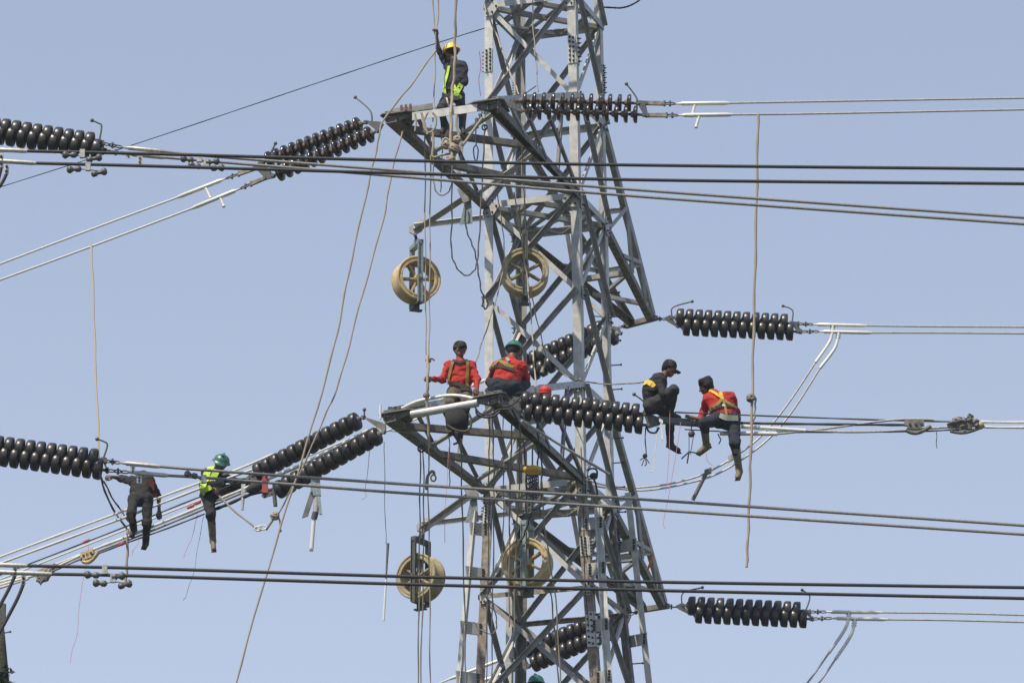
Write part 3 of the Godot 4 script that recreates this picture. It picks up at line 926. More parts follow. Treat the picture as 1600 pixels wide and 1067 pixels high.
func build_strings() -> void:
	var gA := 61.0
	var nA: Array = arms.nA
	var nB: Array = arms.nB
	var fA: Array = arms.fA
	var fB: Array = arms.fB
	# distance of the two line directions
	var left := func(tip: Vector3, tipx: float, x: float) -> float: return -tip.z + 0.0052 * (tipx - x)
	var L := func(tip: Vector3, tipx: float, x: float, y: float) -> Vector3: return P(x, y, left.call(tip, tipx, x))
	# ---- upper near arm
	var lx := func(x, y): return L.call(nA[0], 600.0, x, y)
	insulators("rust-capped brown insulator pair running right from upper crossarm above the yellow-helmeted worker's feet", "insulator strings", [[P(812, 157, gA), P(990, 161, gA)], [P(820, 173, gA), P(1000, 179, gA)]], 12, "thin", 0.275, "rust_brown", P(792, 163, gA),
		[P(1010, 161, gA), P(1012, 180, gA)], [[P(998, 160, gA), P(992, 148, gA), P(979, 131, gA)]])
	insulators("rust-capped brown insulator pair sloping down left from the upper crossarm tip", "insulator strings", [[lx.call(566, 193), lx.call(416, 251)], [lx.call(584, 207), lx.call(432, 272)]], 12, "thin", 0.275, "rust_brown", lx.call(597, 192),
		[lx.call(398, 263), lx.call(414, 278)], [[lx.call(581, 189), lx.call(580, 177), lx.call(573, 167), lx.call(555, 152)], [lx.call(422, 240), lx.call(430, 224)]])
	conductor("upper bare wire of the pair leaving the rusty brown insulators toward the right edge", "conductors of the tower's own circuits", P(1010, 161, gA), [P(1056, 162, gA), P(1141, 161, gA)], [P(1300, 158, gA), P(1600, 153, gA)], 0.016, "aluminium_dull", [P(1086, 163, gA), P(1082, 181, gA)], 0.62)
	conductor("lower bare wire of the pair leaving the rusty brown insulators toward the right edge", "conductors of the tower's own circuits", P(1012, 180, gA), [P(1060, 180, gA), P(1146, 179, gA)], [P(1300, 177, gA), P(1600, 171, gA)], 0.016, "aluminium_dull", [P(1093, 181, gA), P(1088, 198, gA)], 0.62)
	conductor("upper bright wire sloping down left from the rust-capped upper insulators", "conductors of the tower's own circuits", lx.call(398, 263), [lx.call(352, 279), lx.call(275, 309)], [lx.call(140, 359), lx.call(0, 412)], 0.017, "aluminium", [lx.call(320, 291), lx.call(328, 309)], 0.55)
	conductor("lower bright wire sloping down left from the rust-capped upper insulators, rope tied at its middle", "conductors of the tower's own circuits", lx.call(414, 278), [lx.call(374, 295), lx.call(298, 326)], [lx.call(142, 385), lx.call(0, 437)], 0.017, "aluminium", [lx.call(343, 307), lx.call(349, 322)], 0.55)
	# ---- middle near arm
	var lb := func(x, y): return L.call(nB[0], 600.0, x, y)
	insulators("dark bell insulator pair running right from middle crossarm to the two men on the line", "insulator strings", [[P(812, 625, gA), P(1000, 646, gA)], [P(817, 643, gA), P(1006, 664, gA)]], 12, "bell", 0.29, "disc_cap", P(795, 632, gA),
		[P(1028, 655, gA), P(1030, 660, gA)], [[P(1006, 645, gA), P(1008, 630, gA), P(991, 616, gA)]])
	insulators("dark bell insulator pair sloping down left from the middle crossarm past the hoist", "insulator strings", [[lb.call(562, 655), lb.call(400, 739)], [lb.call(594, 678), lb.call(432, 767)]], 12, "bell", 0.29, "disc_cap", lb.call(600, 662),
		[lb.call(388, 748), lb.call(412, 775)], [[lb.call(569, 650), lb.call(569, 640)]], "weathered_and_shaded_steel")
	# ---- far arms
	insulators("dark insulator pair running right from the far crossarm tip, above the capped man", "insulator strings", [[P(1055, 496, 72.0), P(1232, 505, 72.0)], [P(1065, 510, 72.0), P(1241, 518, 72.0)]], 12, "bell", 0.335, "disc_cap", P(1040, 499, 72.0),
		[P(1248, 506, 72.0), P(1252, 518, 72.0)], [[P(1050, 493, 72.0), P(1052, 480, 72.0), P(1082, 471, 72.0)], [P(1238, 504, 72.0), P(1239, 485, 72.0), P(1224, 478, 72.0)]])
	insulators("dark insulator pair running right from the lowest far crossarm, below every worker", "insulator strings", [[P(1073, 946, 72.0), P(1252, 955, 72.0)], [P(1084, 959, 72.0), P(1262, 967, 72.0)]], 12, "bell", 0.335, "disc_cap", P(1058, 949, 72.0),
		[P(1266, 956, 72.0), P(1270, 967, 72.0)], [[P(1066, 944, 72.0), P(1068, 926, 72.0), P(1098, 918, 72.0)], [P(1260, 953, 72.0), P(1266, 932, 72.0), P(1254, 922, 72.0)]])
	var lf := func(x, y): return L.call(fA[0], 975.0, x, y)
	insulators("dark insulator pair behind the tower legs beside the squatting man in green helmet", "insulator strings", [[lf.call(945, 511), lf.call(820, 567)], [lf.call(965, 523), lf.call(830, 583)]], 11, "bell", 0.315, "disc_cap", lf.call(966, 512),
		[lf.call(806, 573), lf.call(814, 590)], [[lf.call(955, 508), lf.call(950, 496), lf.call(927, 494)]])
	var lg := func(x, y): return L.call(fB[0], 995.0, x, y)
	insulators("dark insulator pair behind the lower tower legs above the lone green helmet", "insulator strings", [[lg.call(960, 963), lg.call(820, 1016)], [lg.call(972, 980), lg.call(832, 1038)]], 12, "bell", 0.315, "disc_cap", lg.call(985, 960),
		[lg.call(806, 1022), lg.call(818, 1044)], [])
	for z in [[fA[0], lf.call(966, 512), "far"], [fA[1], P(1040, 499, 72.0), "r"], [fB[0], lg.call(985, 960), "b"], [fB[1], P(1058, 949, 72.0), "c"]]:
		var s := Shape.new()
		link_chain(s, z[0], z[1], 3)
		var who: String = {"far": "links from the far arm tip to the insulators behind the tower", "r": "shackle links from the far arm tip to the right-hand insulators", "b": "links from the lowest far arm to insulators behind the legs", "c": "shackle links from the lowest far arm to its right-hand insulators"}[z[2]]
		lone("shackle_links", s, M.hardware, who, "shackle", "shackles at the far arm tips")
	var gf := 72.0
	conductor("upper wire of the far pair running right above the two men on the line", "conductors of the tower's own circuits", P(1248, 506, gf), [P(1271, 507, gf), P(1355, 509, gf)], [P(1450, 510, gf), P(1600, 511, gf)], 0.017, "aluminium_dull", [])
	conductor("lower wire of the far pair running right above the two men on the line", "conductors of the tower's own circuits", P(1252, 518, gf), [P(1280, 518, gf), P(1364, 520, gf)], [P(1450, 520, gf), P(1600, 521, gf)], 0.017, "aluminium_dull", [])
	conductor("upper wire of the lowest far pair running to the right edge", "conductors of the tower's own circuits", P(1266, 956, gf), [P(1291, 956, gf), P(1378, 957, gf)], [P(1480, 958, gf), P(1600, 961, gf)], 0.017, "aluminium_dull", [])
	conductor("lower wire of the lowest far pair running to the right edge", "conductors of the tower's own circuits", P(1270, 967, gf), [P(1300, 966, gf), P(1388, 968, gf)], [P(1480, 969, gf), P(1600, 972, gf)], 0.017, "aluminium_dull", [])
	# far left-hand conductors, seen only behind the tower
	conductor("wire pair's upper strand behind the squatting man and the tower", "conductors of the tower's own circuits", lf.call(806, 573), [lf.call(790, 580), lf.call(735, 604)], [lf.call(640, 645), lf.call(420, 738), lf.call(0, 905)], 0.017, "aluminium", [])
	conductor("wire pair's lower strand behind the squatting man and the tower", "conductors of the tower's own circuits", lf.call(814, 590), [lf.call(790, 600), lf.call(740, 620)], [lf.call(640, 659), lf.call(420, 749), lf.call(0, 916)], 0.017, "aluminium", [])
	conductor("upper wire behind the lowest tower legs, leaving at the picture bottom", "conductors of the tower's own circuits", lg.call(806, 1022), [lg.call(785, 1030), lg.call(700, 1062)], [lg.call(600, 1104), lg.call(300, 1222)], 0.017, "aluminium", [])
	conductor("lower wire behind the lowest tower legs, leaving at the picture bottom", "conductors of the tower's own circuits", lg.call(818, 1044), [lg.call(795, 1050), lg.call(712, 1078)], [lg.call(612, 1118), lg.call(310, 1232)], 0.017, "aluminium", [])
	# ---- jumpers from the far arm
	var jumper := func(label: String, sleeve: Array, run: Array):
		var o := thing("jumper_cable", label, "jumper cable", sleeve[0], "jumper cables slung under the far arms")
		var s := Shape.new()
		s.tube(smooth(sleeve, 4), 0.03, 10)
		put("terminal_sleeve", s, M.aluminium, o, sleeve[0])
		s = Shape.new()
		s.tube(smooth([sleeve[-1]] + run, 8), 0.018, 8)
		put("wire", s, M.aluminium_dull, o, sleeve[0])
		s = Shape.new()
		for k in 3:
			bolt_head(s, sleeve[0].lerp(sleeve[1], 0.3 + 0.35 * k), Vector3(1, 0, 0.3).normalized(), 0.022)
			bolt_head(s, sleeve[0].lerp(sleeve[1], 0.3 + 0.35 * k), Vector3(-1, 0, 0.3).normalized(), 0.022)
		put("bolt", s, M.bolt, o, sleeve[0])
	jumper.call("jumper cable looping from the upper far clamp under the two men toward the legs", [P(1302, 508, gf), P(1301, 520, gf), P(1296, 536, gf), P(1275, 566, gf)], trace([[1225, 640], [1178, 692], [1112, 735], [1060, 753], [1010, 761], [968, 761], [926, 753, 71.6], [890, 735, 71.3]], gf))
	jumper.call("jumper cable looping from the lower far clamp, outermost under the two men", [P(1311, 518, gf), P(1310, 528, gf), P(1304, 546, gf), P(1282, 575, gf)], trace([[1236, 646], [1192, 694], [1126, 738], [1066, 757], [1010, 766], [972, 764], [930, 759, 71.6], [890, 743, 71.3]], gf))
	jumper.call("left jumper cable hanging from the lowest far clamp out of the picture bottom", [P(1327, 957, gf), P(1326, 968, gf), P(1320, 985, gf), P(1296, 1020, gf)], trace([[1262, 1067], [1215, 1120], [1130, 1170], [1010, 1200], [900, 1180, 71.5]], gf))
	jumper.call("right jumper cable hanging from the lowest far clamp out of the picture bottom", [P(1336, 967, gf), P(1335, 978, gf), P(1328, 997, gf), P(1306, 1030, gf)], trace([[1280, 1067], [1230, 1125], [1140, 1176], [1012, 1205], [900, 1187, 71.5]], gf))
	var s := Shape.new()      # spacer and hanging rod on the jumpers
	s.box(P(1101, 739, gf), P(1112, 735, gf), Vector3.UP, Vector3.BACK, 0.05, 0.03)
	s.tube([P(1104, 739, gf), P(1083, 781, gf)], 0.035, 8)
	lone("spacer_rod", s, M.hardware, "short dark rod hanging off the jumper cables below the seated men", "spacer rod")
	s = Shape.new()
	s.box(P(1138, 718, gf), P(1150, 711, gf), Vector3.UP, Vector3.BACK, 0.06, 0.03)
	lone("jumper_spacer", s, M.aluminium_dull, "small clamp joining the two jumper cables near the boot", "spacer clamp")

func build_near_lines() -> void:
	# ---- the second circuit, on a tower out of the picture to the left
	var g := 57.0
	insulators("near dark insulator pair entering at the upper left edge", "insulator strings", [[P(-84, 187, g), P(146, 223, g)], [P(-76, 199, g), P(157, 234, g)]], 14, "bell", 0.30, "disc_cap", P(-110, 186, g), [P(160, 224, g), P(164, 236, g)], [[P(154, 222, g), P(158, 197, g), P(152, 192, g), P(143, 188, g)]])
	insulators("near dark insulator pair entering at the lower left edge beside the bent worker", "insulator strings", [[P(-78, 687, g), P(152, 718, g)], [P(-68, 703, g), P(159, 734, g)]], 14, "bell", 0.30, "disc_cap", P(-110, 688, g), [P(164, 720, g), P(167, 735, g)], [[P(160, 718, g), P(167, 696, g), P(162, 690, g), P(151, 686, g)]])
	var grp := "near conductors crossing in front of the tower"
	conductor("upper grey wire from the upper left insulators, crossing the sheave bracket height", grp, P(160, 224, g), [P(190, 230, g), P(250, 236, g)], [P(340, 245, g), P(640, 268, g), P(1000, 297, g), P(1600, 340, g)], 0.021, "cable_grey", [])
	conductor("lower grey wire from the upper left insulators, nearest above the sheave bracket", grp, P(164, 236, g), [P(196, 240, g), P(258, 246, g)], [P(390, 257, g), P(640, 277, g), P(1000, 307, g), P(1600, 350, g)], 0.021, "cable_grey", [])
	conductor("upper grey wire from the lower left insulators, over the bent worker's back", grp, P(164, 720, g), [P(186, 723, g), P(250, 729, g)], [P(340, 736, g), P(640, 757, g), P(1000, 780, g), P(1600, 821, g)], 0.021, "cable_grey", [])
	conductor("lower grey wire from the lower left insulators, over the hi-vis worker's chest", grp, P(167, 735, g), [P(200, 738, g), P(262, 743, g)], [P(340, 748, g), P(640, 771, g), P(1000, 795, g), P(1600, 835, g)], 0.021, "cable_grey", [])
	g = 55.0
	conductor("upper thick dark cable crossing the tower just under the top insulators", grp, P(-60, 233, g), [P(-20, 233, g), P(42, 236, g)], [P(220, 240, g), P(640, 251, g), P(1000, 258, g), P(1600, 264, g)], 0.023, "cable_dark", [])
	conductor("lower thick dark cable crossing the tower under the top insulators", grp, P(-60, 248, g), [P(-20, 250, g), P(56, 255, g)], [P(220, 259, g), P(640, 271, g), P(1000, 281, g), P(1600, 287, g)], 0.023, "cable_dark", [])
	conductor("upper thick dark cable crossing the lower two sheaves", grp, P(-60, 881, g), [P(-20, 882, g), P(42, 884, g)], [P(220, 888, g), P(640, 901, g), P(1000, 909, g), P(1600, 918, g)], 0.023, "cable_dark", [])
	conductor("lower thick dark cable crossing the lower two sheaves", grp, P(-60, 890, g), [P(-20, 893, g), P(80, 897, g)], [P(220, 900, g), P(640, 913, g), P(1000, 922, g), P(1600, 935, g)], 0.023, "cable_dark", [])
	damper("vibration damper under the upper dark cable beside the upper left insulators", P(128, 237, g), [P(101, 242, g), P(116, 242, g)], [P(154, 246, g), P(137, 250, g)])
	damper("vibration damper hanging lowest under the upper left insulators", P(137, 257, g), [P(108, 265, g), P(123, 264, g)], [P(162, 268, g), P(145, 272, g)])
	damper("vibration damper on the upper dark cable below the bent worker", P(163, 887, g), [P(136, 898, g), P(151, 899, g)], [P(190, 900, g), P(176, 902, g)])
	damper("vibration damper hanging lowest beneath the bent worker", P(176, 900, g), [P(149, 911, g), P(163, 912, g)], [P(201, 912, g), P(187, 916, g)])
	g = 57.0
	damper("vibration damper on the upper grey wire left of the sloping rusty insulators", P(311, 243, g), [P(286, 248, g), P(299, 250, g)], [P(338, 252, g), P(323, 254, g)], 0.05)
	damper("vibration damper on the lower grey wire left of the sloping rusty insulators", P(322, 252, g), [P(298, 258, g), P(310, 260, g)], [P(346, 262, g), P(332, 263, g)], 0.03)
	damper("vibration damper on the wire against the hi-vis worker", P(318, 746, g), [P(292, 741, g), P(305, 744, g)], [P(345, 753, g), P(330, 756, g)], 0.03)
	tag_plate("small holed plate under the upper left wires, left one of two", P(200, 237, g), 0.035, 0.10)
	tag_plate("longer holed plate under the upper left wires, right one of two", P(218, 243, 55.0), 0.038, 0.14)
	tag_plate("holed plate on the wire just above the bent worker's back", P(207, 728, g), 0.035, 0.12)
	tag_plate("holed plate seen against the bent worker's black vest", P(217, 743, g), 0.036, 0.11)
	# droppers at the left edge
	for q in [["dropper cable and lug at the upper left edge", [[1, 238], [1, 262], [-6, 290]], 55.0], ["dropper cable with bolted lug under the upper left dark cable", [[10, 256], [9, 272], [2, 286], [-12, 305]], 55.0],
			["upper dropper cable with bolted lug at the lower left edge", [[23, 886], [22, 900], [14, 918], [-3, 950]], 55.0], ["lower dropper cable with bolted lug at the lower left edge", [[36, 899], [35, 914], [24, 940], [-8, 1000]], 55.0]]:
		var o := thing("dropper_cable", q[0], "dropper cable", P(q[1][0][0], q[1][0][1], q[2]), "dropper cables at the left edge")
		var pts := trace(q[1], q[2])
		var s := Shape.new()
		s.plate([pts[0] + Vector3(-0.03, 0.02, 0), pts[0] + Vector3(0.03, 0.02, 0), pts[1] + Vector3(0.03, 0, 0), pts[1] + Vector3(-0.03, 0, 0)], Vector3.BACK, 0.02)
		put("lug", s, M.galvanised_new, o, pts[0])
		s = Shape.new()
		for t in [0.3, 0.75]:
			bolt_head(s, pts[0].lerp(pts[1], t) + Vector3(0, 0, 0.01), Vector3.BACK, 0.022)
		put("bolt", s, M.bolt, o, pts[0])
		s = Shape.new()
		s.tube(smooth([pts[1]] + pts.slice(2), 6), 0.024, 8)
		put("wire", s, M.cable_dark, o, pts[0])
	# the thin ground wire
	rope("thin dark ground wire climbing from the left edge to the tower's upper legs", trace([[-60, 310, 78], [0, 292, 77], [220, 222, 74.2], [500, 128, 71], [680, 68, 69], [790, 34, 67.6]]), 0.009, "cable_dark", 6, "", "ground_wire", "power line")
	rope("short dark cable end at the top right of the tower", trace([[940, 11, 67.1], [962, 12, 67.1], [972, 12, 67.1], [986, 8, 67.2], [1002, -2, 67.4], [1020, -20, 67.6]]), 0.016, "cable_dark", 6, "", "ground_wire", "power line")
	# the pole at the lower left corner
	var o := thing("pole", "dark weathered pole with leafy vine in the lower left corner", "pole", P(0, 1067, 56))
	var b := P(4, 1067, 56)
	var top := P(-3, 955, 56)
	var ft := b + (b - top) * (b.y / (top.y - b.y))
	var s2 := Shape.new()
	var ax := (ft - top).normalized()
	s2.lathe(top, ax, [[0, 0], [0, 0.05], [0.5, 0.07], [1.2, 0.09], [top.distance_to(ft), 0.22], [top.distance_to(ft), 0]], 12)
	put("shaft", s2, M.bark, o, P(0, 1067, 56))
	s2 = Shape.new()
	s2.box(P(3, 944, 56), P(2, 974, 56), Vector3.RIGHT, Vector3.BACK, 0.045, 0.05)
	put("bracket", s2, M.frame_dark, o, P(0, 1067, 56))
	s2 = Shape.new()
	s2.tube([P(0, 990, 56), P(14, 987, 56)], 0.012, 6)
	s2.ball(P(15, 987, 56), 0.018, 8)
	put("rod", s2, M.hardware, o, P(0, 1067, 56))
	s2 = Shape.new()
	var rg := RandomNumberGenerator.new()
	rg.seed = 77
	for k in 170:
		var t := rg.randf()
		var c := P(5 + 5 * t, 1046 + 70 * t, 56) + Vector3(rg.randfn(0, 0.05), rg.randfn(0, 0.05), rg.randf_range(0.02, 0.16))
		var u := Vector3(rg.randfn(), rg.randfn(), rg.randfn()).normalized() * 0.045
		var w := u.cross(Vector3(rg.randfn(), rg.randfn(), rg.randfn())).normalized() * 0.028
		s2.quad(c - u, c + w, c + u, c - w, Vector3.BACK)
	stuff(put("vine_leaves", s2, M.leaf, o, P(0, 1067, 56)))

func build_worksite() -> void:
	var g := 61.0
	var tipL: Vector3 = arms.nB[0]
	var lb := func(x, y): return P(x, y, -tipL.z + 0.0052 * (600.0 - x))
	var grp := "cables of the middle crossarm under repair"
	# right: bar, turnbuckles and conductors
	var s := Shape.new()
	s.box(P(1028, 656, g), P(1085, 661, g), Vector3.UP, Vector3.BACK, 0.045, 0.05)
	s.tube([P(1082, 661, g), P(1092, 660, g), P(1102, 658, g), P(1120, 657, g)], [0.05, 0.075, 0.06, 0.04], 10)
	lone("tension_bar", s, M.hardware, "dark bar the capped man sits on, at the end of the insulators", "tension bar")
	s = Shape.new()
	s.tube([P(1071, 650, g - 0.1), P(1098, 656, g - 0.1)], 0.028, 10)
	lone("hand_tool", s, M.maroon_plate, "short maroon tube lying between the two men on the line", "hand tool")
	rope("upper thin cable running right from the capped man's foot", trace([[1055, 644], [1075, 645], [1200, 650], [1400, 657], [1495, 659]], g), 0.012, "cable_dark", 4, grp, "tension_cable", "cable")
	rope("middle dark cable behind the red-shirted man's hips", trace([[1120, 657], [1165, 661], [1300, 663], [1415, 664]], g), 0.02, "cable_dark", 4, grp, "tension_cable", "cable")
	rope("lowest thin cable from the grey tube to the far grip", trace([[1198, 676], [1330, 675], [1440, 674], [1495, 671]], g), 0.012, "cable_dark", 4, grp, "tension_cable", "cable")
	for q in [["grey compression tube rising right from behind the red-shirted man", [[1158, 666], [1180, 668], [1260, 673]], [[1330, 675], [1400, 673], [1500, 666]]], ["pale compression tube under the red-shirted man's hips", [[1125, 677], [1150, 677], [1215, 678]], [[1290, 670], [1370, 659], [1420, 655], [1460, 656]]]]:
		var o := thing("conductor_end", q[0], "cable", P(q[1][0][0], q[1][0][1], g), grp)
		var a := trace(q[1], g)
		s = Shape.new()
		s.tube(a, [0.034, 0.034, 0.030], 10)
		put("dead_end_clamp", s, M.aluminium, o, a[0])
		s = Shape.new()
		s.tube(smooth([a[-1]] + trace(q[2], g), 8), 0.018, 8)
		put("wire", s, M.aluminium_dull, o, a[0])
	rope("thin rod poking left past the red-shirted man's boot", trace([[1070, 671], [1125, 674]], g), 0.009, "cable_dark", 1, grp, "tension_cable", "cable")
	come_along("dark cable grip with pale jaw, inner of the two on the right", P(1414, 660, g), P(1455, 660, g), 1.3, "weathered_and_shaded_steel")
	come_along("bulky dark cable grip at the outer end of the repair cables", P(1482, 664, g), P(1538, 661, g), 1.05, "weathered_and_shaded_steel")
	var lump := []
	for q in [[1484, 661, 0.03], [1492, 659, 0.045], [1500, 657, 0.055], [1508, 658, 0.06], [1516, 656, 0.06], [1523, 659, 0.055], [1516, 651, 0.03], [1505, 664, 0.04], [1528, 663, 0.04]]:
		lump.append([P(q[0], q[1], g - 0.03), P(q[0] + 4, q[1] + 1, g + 0.05), q[2], q[2] * 0.9])
	lone("wrapping_cloth", flesh(lump, 0.014, 0.03, 0.05), M.weathered_and_shaded_steel, "ragged dark wrapping round the outer cable grip", "cloth")
	s = Shape.new()
	s.lathe(P(1527, 663, g), Vector3(1, -0.3, 0).normalized(), [[0, 0], [0, 0.05], [0.05, 0.07], [0.10, 0.05], [0.10, 0]], 10)
	s.ball(P(1503, 667, g), 0.05, 8)
	lone("brass_coupling", s, M.brass_yellow, "small brass coloured coupling on the outer cable grip", "coupling")
	rope("upper bright wire leaving the outer grip to the right edge", trace([[1530, 659], [1600, 660], [1900, 658]], g), 0.02, "aluminium", 3, grp, "tension_cable", "cable")
	rope("lower bright wire leaving the outer grip to the right edge", trace([[1535, 667], [1600, 668], [1900, 666]], g), 0.02, "aluminium", 3, grp, "tension_cable", "cable")
	rope("short frayed dark cord under the inner right cable grip", trace([[1464, 675], [1464, 688], [1465, 700]], g), 0.006, "rope_dark", 3, "cord ends", "cord", "cord")
	# left: conductors on the sloping side
	var lt := func(pts): return pts.map(func(p): return lb.call(p[0], p[1]))
	rope("uppermost bright wire of the sloping left bundle", lt.call([[-60, 893], [0, 870], [185, 801], [310, 755], [372, 733], [428, 709]]), 0.02, "aluminium", 4, grp, "tension_cable", "cable")
	rope("second bright wire of the sloping left bundle", lt.call([[-60, 902], [0, 880], [190, 810], [310, 764], [370, 742], [414, 727]]), 0.02, "aluminium", 4, grp, "tension_cable", "cable")
	rope("thin dark cable of the sloping left bundle with red tape", lt.call([[-60, 921], [45, 881], [190, 825], [310, 777], [385, 750]]), 0.011, "cable_dark", 4, grp, "tension_cable", "cable")
	rope("thick bright conductor the left men straddle, running between the insulators", lt.call([[-60, 930], [50, 900], [80, 889], [145, 859], [200, 838], [320, 789], [385, 762], [472, 725], [548, 686], [575, 672]]), 0.024, "aluminium", 4, grp, "tension_cable", "cable")
	rope("dark conductor just under the thick bright one the left men straddle", lt.call([[80, 893], [150, 863], [230, 832], [322, 794], [420, 752]]), 0.017, "cable_grey", 4, grp, "tension_cable", "cable")
	rope("lowest thin dark cable of the left bundle, ending in a knob", lt.call([[125, 876], [190, 851], [260, 826], [319, 803]]), 0.012, "cable_dark", 4, grp, "tension_cable", "cable")
	rope("dark cable from the hi-vis worker's seat to the hoist", lt.call([[325, 800], [345, 792], [360, 786], [390, 773], [425, 765]]), 0.026, "cable_dark", 4, grp, "tension_cable", "cable")
	rope("upper white wire end at the lower left edge", lt.call([[-60, 922], [0, 909], [50, 896]]), 0.02, "aluminium", 3, grp, "tension_cable", "cable")
	rope("lower white wire end at the lower left edge", lt.call([[-60, 934], [0, 918], [44, 904]]), 0.02, "aluminium", 3, grp, "tension_cable", "cable")
	come_along("brass coloured cable grip on the left bundle below the bent worker", lb.call(126, 867), lb.call(152, 858), 1.25, "brass_yellow")
	come_along("rusty cable grip at the lower left edge", lb.call(54, 897), lb.call(82, 886), 1.2, "rusty_steel")
	s = Shape.new()
	s.tube(lt.call([[60, 908], [72, 905], [78, 892], [86, 882]]), 0.04, 8)
	s.box(lb.call(62, 908), lb.call(70, 898), Vector3.UP, Vector3.BACK, 0.06, 0.05)
	lone("cable_shackle", s, M.weathered_and_shaded_steel, "dark shackle hooked under the lower left cable grip", "shackle")
	for q in [[134, 846, "red tape on the thin cable left of the bent worker"], [190, 850, "red tape on the cable beneath the bent worker's foot"], [308, 786, "red tape on the cable beside the hi-vis worker's knee"], [297, 792, "smaller red tape on the cable left of the hi-vis worker"]]:
		s = Shape.new()
		var a: Vector3 = lb.call(q[0] - 5, q[1] + 2)
		var b: Vector3 = lb.call(q[0] + 5, q[1] - 2)
		s.tube([a, a.lerp(b, 0.5), b], [0.02, 0.025, 0.02], 8)
		lone("marker_tape", s, M.tape_red, q[2], "tape", "red tapes on the left cables")
	# the hoist hanging from the sloping insulators
	var o := thing("lever_hoist", "grey lever hoist with white tube hanging under the sloping dark insulators", "hoist", lb.call(492, 745))
	var at: Vector3 = lb.call(492, 745)
	s = Shape.new()
	s.box(lb.call(493, 742), lb.call(495, 775), Vector3.RIGHT, Vector3.BACK, 0.06, 0.04)
	s.box(lb.call(490, 748), lb.call(489, 770), Vector3.RIGHT, Vector3.BACK, 0.04, 0.05)
	put("body", s, M.frame_blue_grey, o, at)
	s = Shape.new()
	s.box(lb.call(490, 765), lb.call(476, 808), Vector3(0.9, 0.3, 0), Vector3.BACK, 0.05, 0.02)
	put("lever", s, M.galvanised_dull_and_shaded, o, at)
	s = Shape.new()
	s.box(lb.call(497, 770), lb.call(501, 804), Vector3.RIGHT, Vector3.BACK, 0.022, 0.02)
	put("side_strap", s, M.frame_blue_grey, o, at)
	s = Shape.new()
	s.tube(lt.call([[495, 772], [494, 785], [493, 800]]), [0.03, 0.05, 0.045], 10)
	put("cylinder", s, M.galvanised, o, at)
	s = Shape.new()
	s.tube(lt.call([[493, 800], [490, 811]]), 0.048, 10)
	put("collar", s, M.frame_dark, o, at)
	s = Shape.new()
	s.tube(lt.call([[490, 811], [486, 861]]), 0.032, 10)
	put("tube", s, M.white_plastic, o, at)
	s = Shape.new()
	s.tube(lt.call([[427, 762], [430, 791]]), 0.032, 8)
	lone("dangling_rod", s, M.frame_dark, "short dark rod hanging at the low end of sloping insulators", "rod")
	s = Shape.new()
	s.box(lb.call(380, 757), lb.call(379, 776), Vector3.RIGHT, Vector3.BACK, 0.03, 0.03)
	s.tube(lt.call([[379, 776], [378, 797]]), [0.03, 0.022], 8)
	lone("wrench", s, M.galvanised_new, "pale wrench hanging beside the hi-vis worker's knee", "wrench")
	o = thing("tool_bag", "brown tool bag with red end hung on the cables by the hi-vis worker", "bag", lb.call(395, 760))
	at = lb.call(395, 760)
	s = Shape.new()
	s.egg(lb.call(400, 761), Vector3(0.17, 0.085, 0.10), Basis(Vector3.BACK, 0.4), 14)
	s.tube(lt.call([[385, 752], [398, 756], [412, 750]]), 0.02, 6)
	put("sack", s, M.charcoal_cloth, o, at)
	s = Shape.new()
	s.box(lb.call(413, 738), lb.call(414, 771), Vector3.RIGHT, Vector3.BACK, 0.045, 0.05)
	put("red_flap", s, M.tape_red, o, at)
	# ropes tied to the bent worker's clamp
	rope("dark rope from the insulator end down to the bent worker's boot, left strand", [P(157, 745, 58), lb.call(170, 785), lb.call(199, 829)], 0.016, "rope_dark", 5)
	rope("dark rope from the insulator end down to the bent worker's boot, right strand", [P(161, 752, 58), lb.call(178, 783), lb.call(202, 817)], 0.013, "rope_dark", 5)
	rope("beige rope hanging straight below the bent worker's boot to the damper", [lb.call(199, 828), lb.call(198, 860), lb.call(197, 895), lb.call(195, 912)], 0.022, "rope", 5)

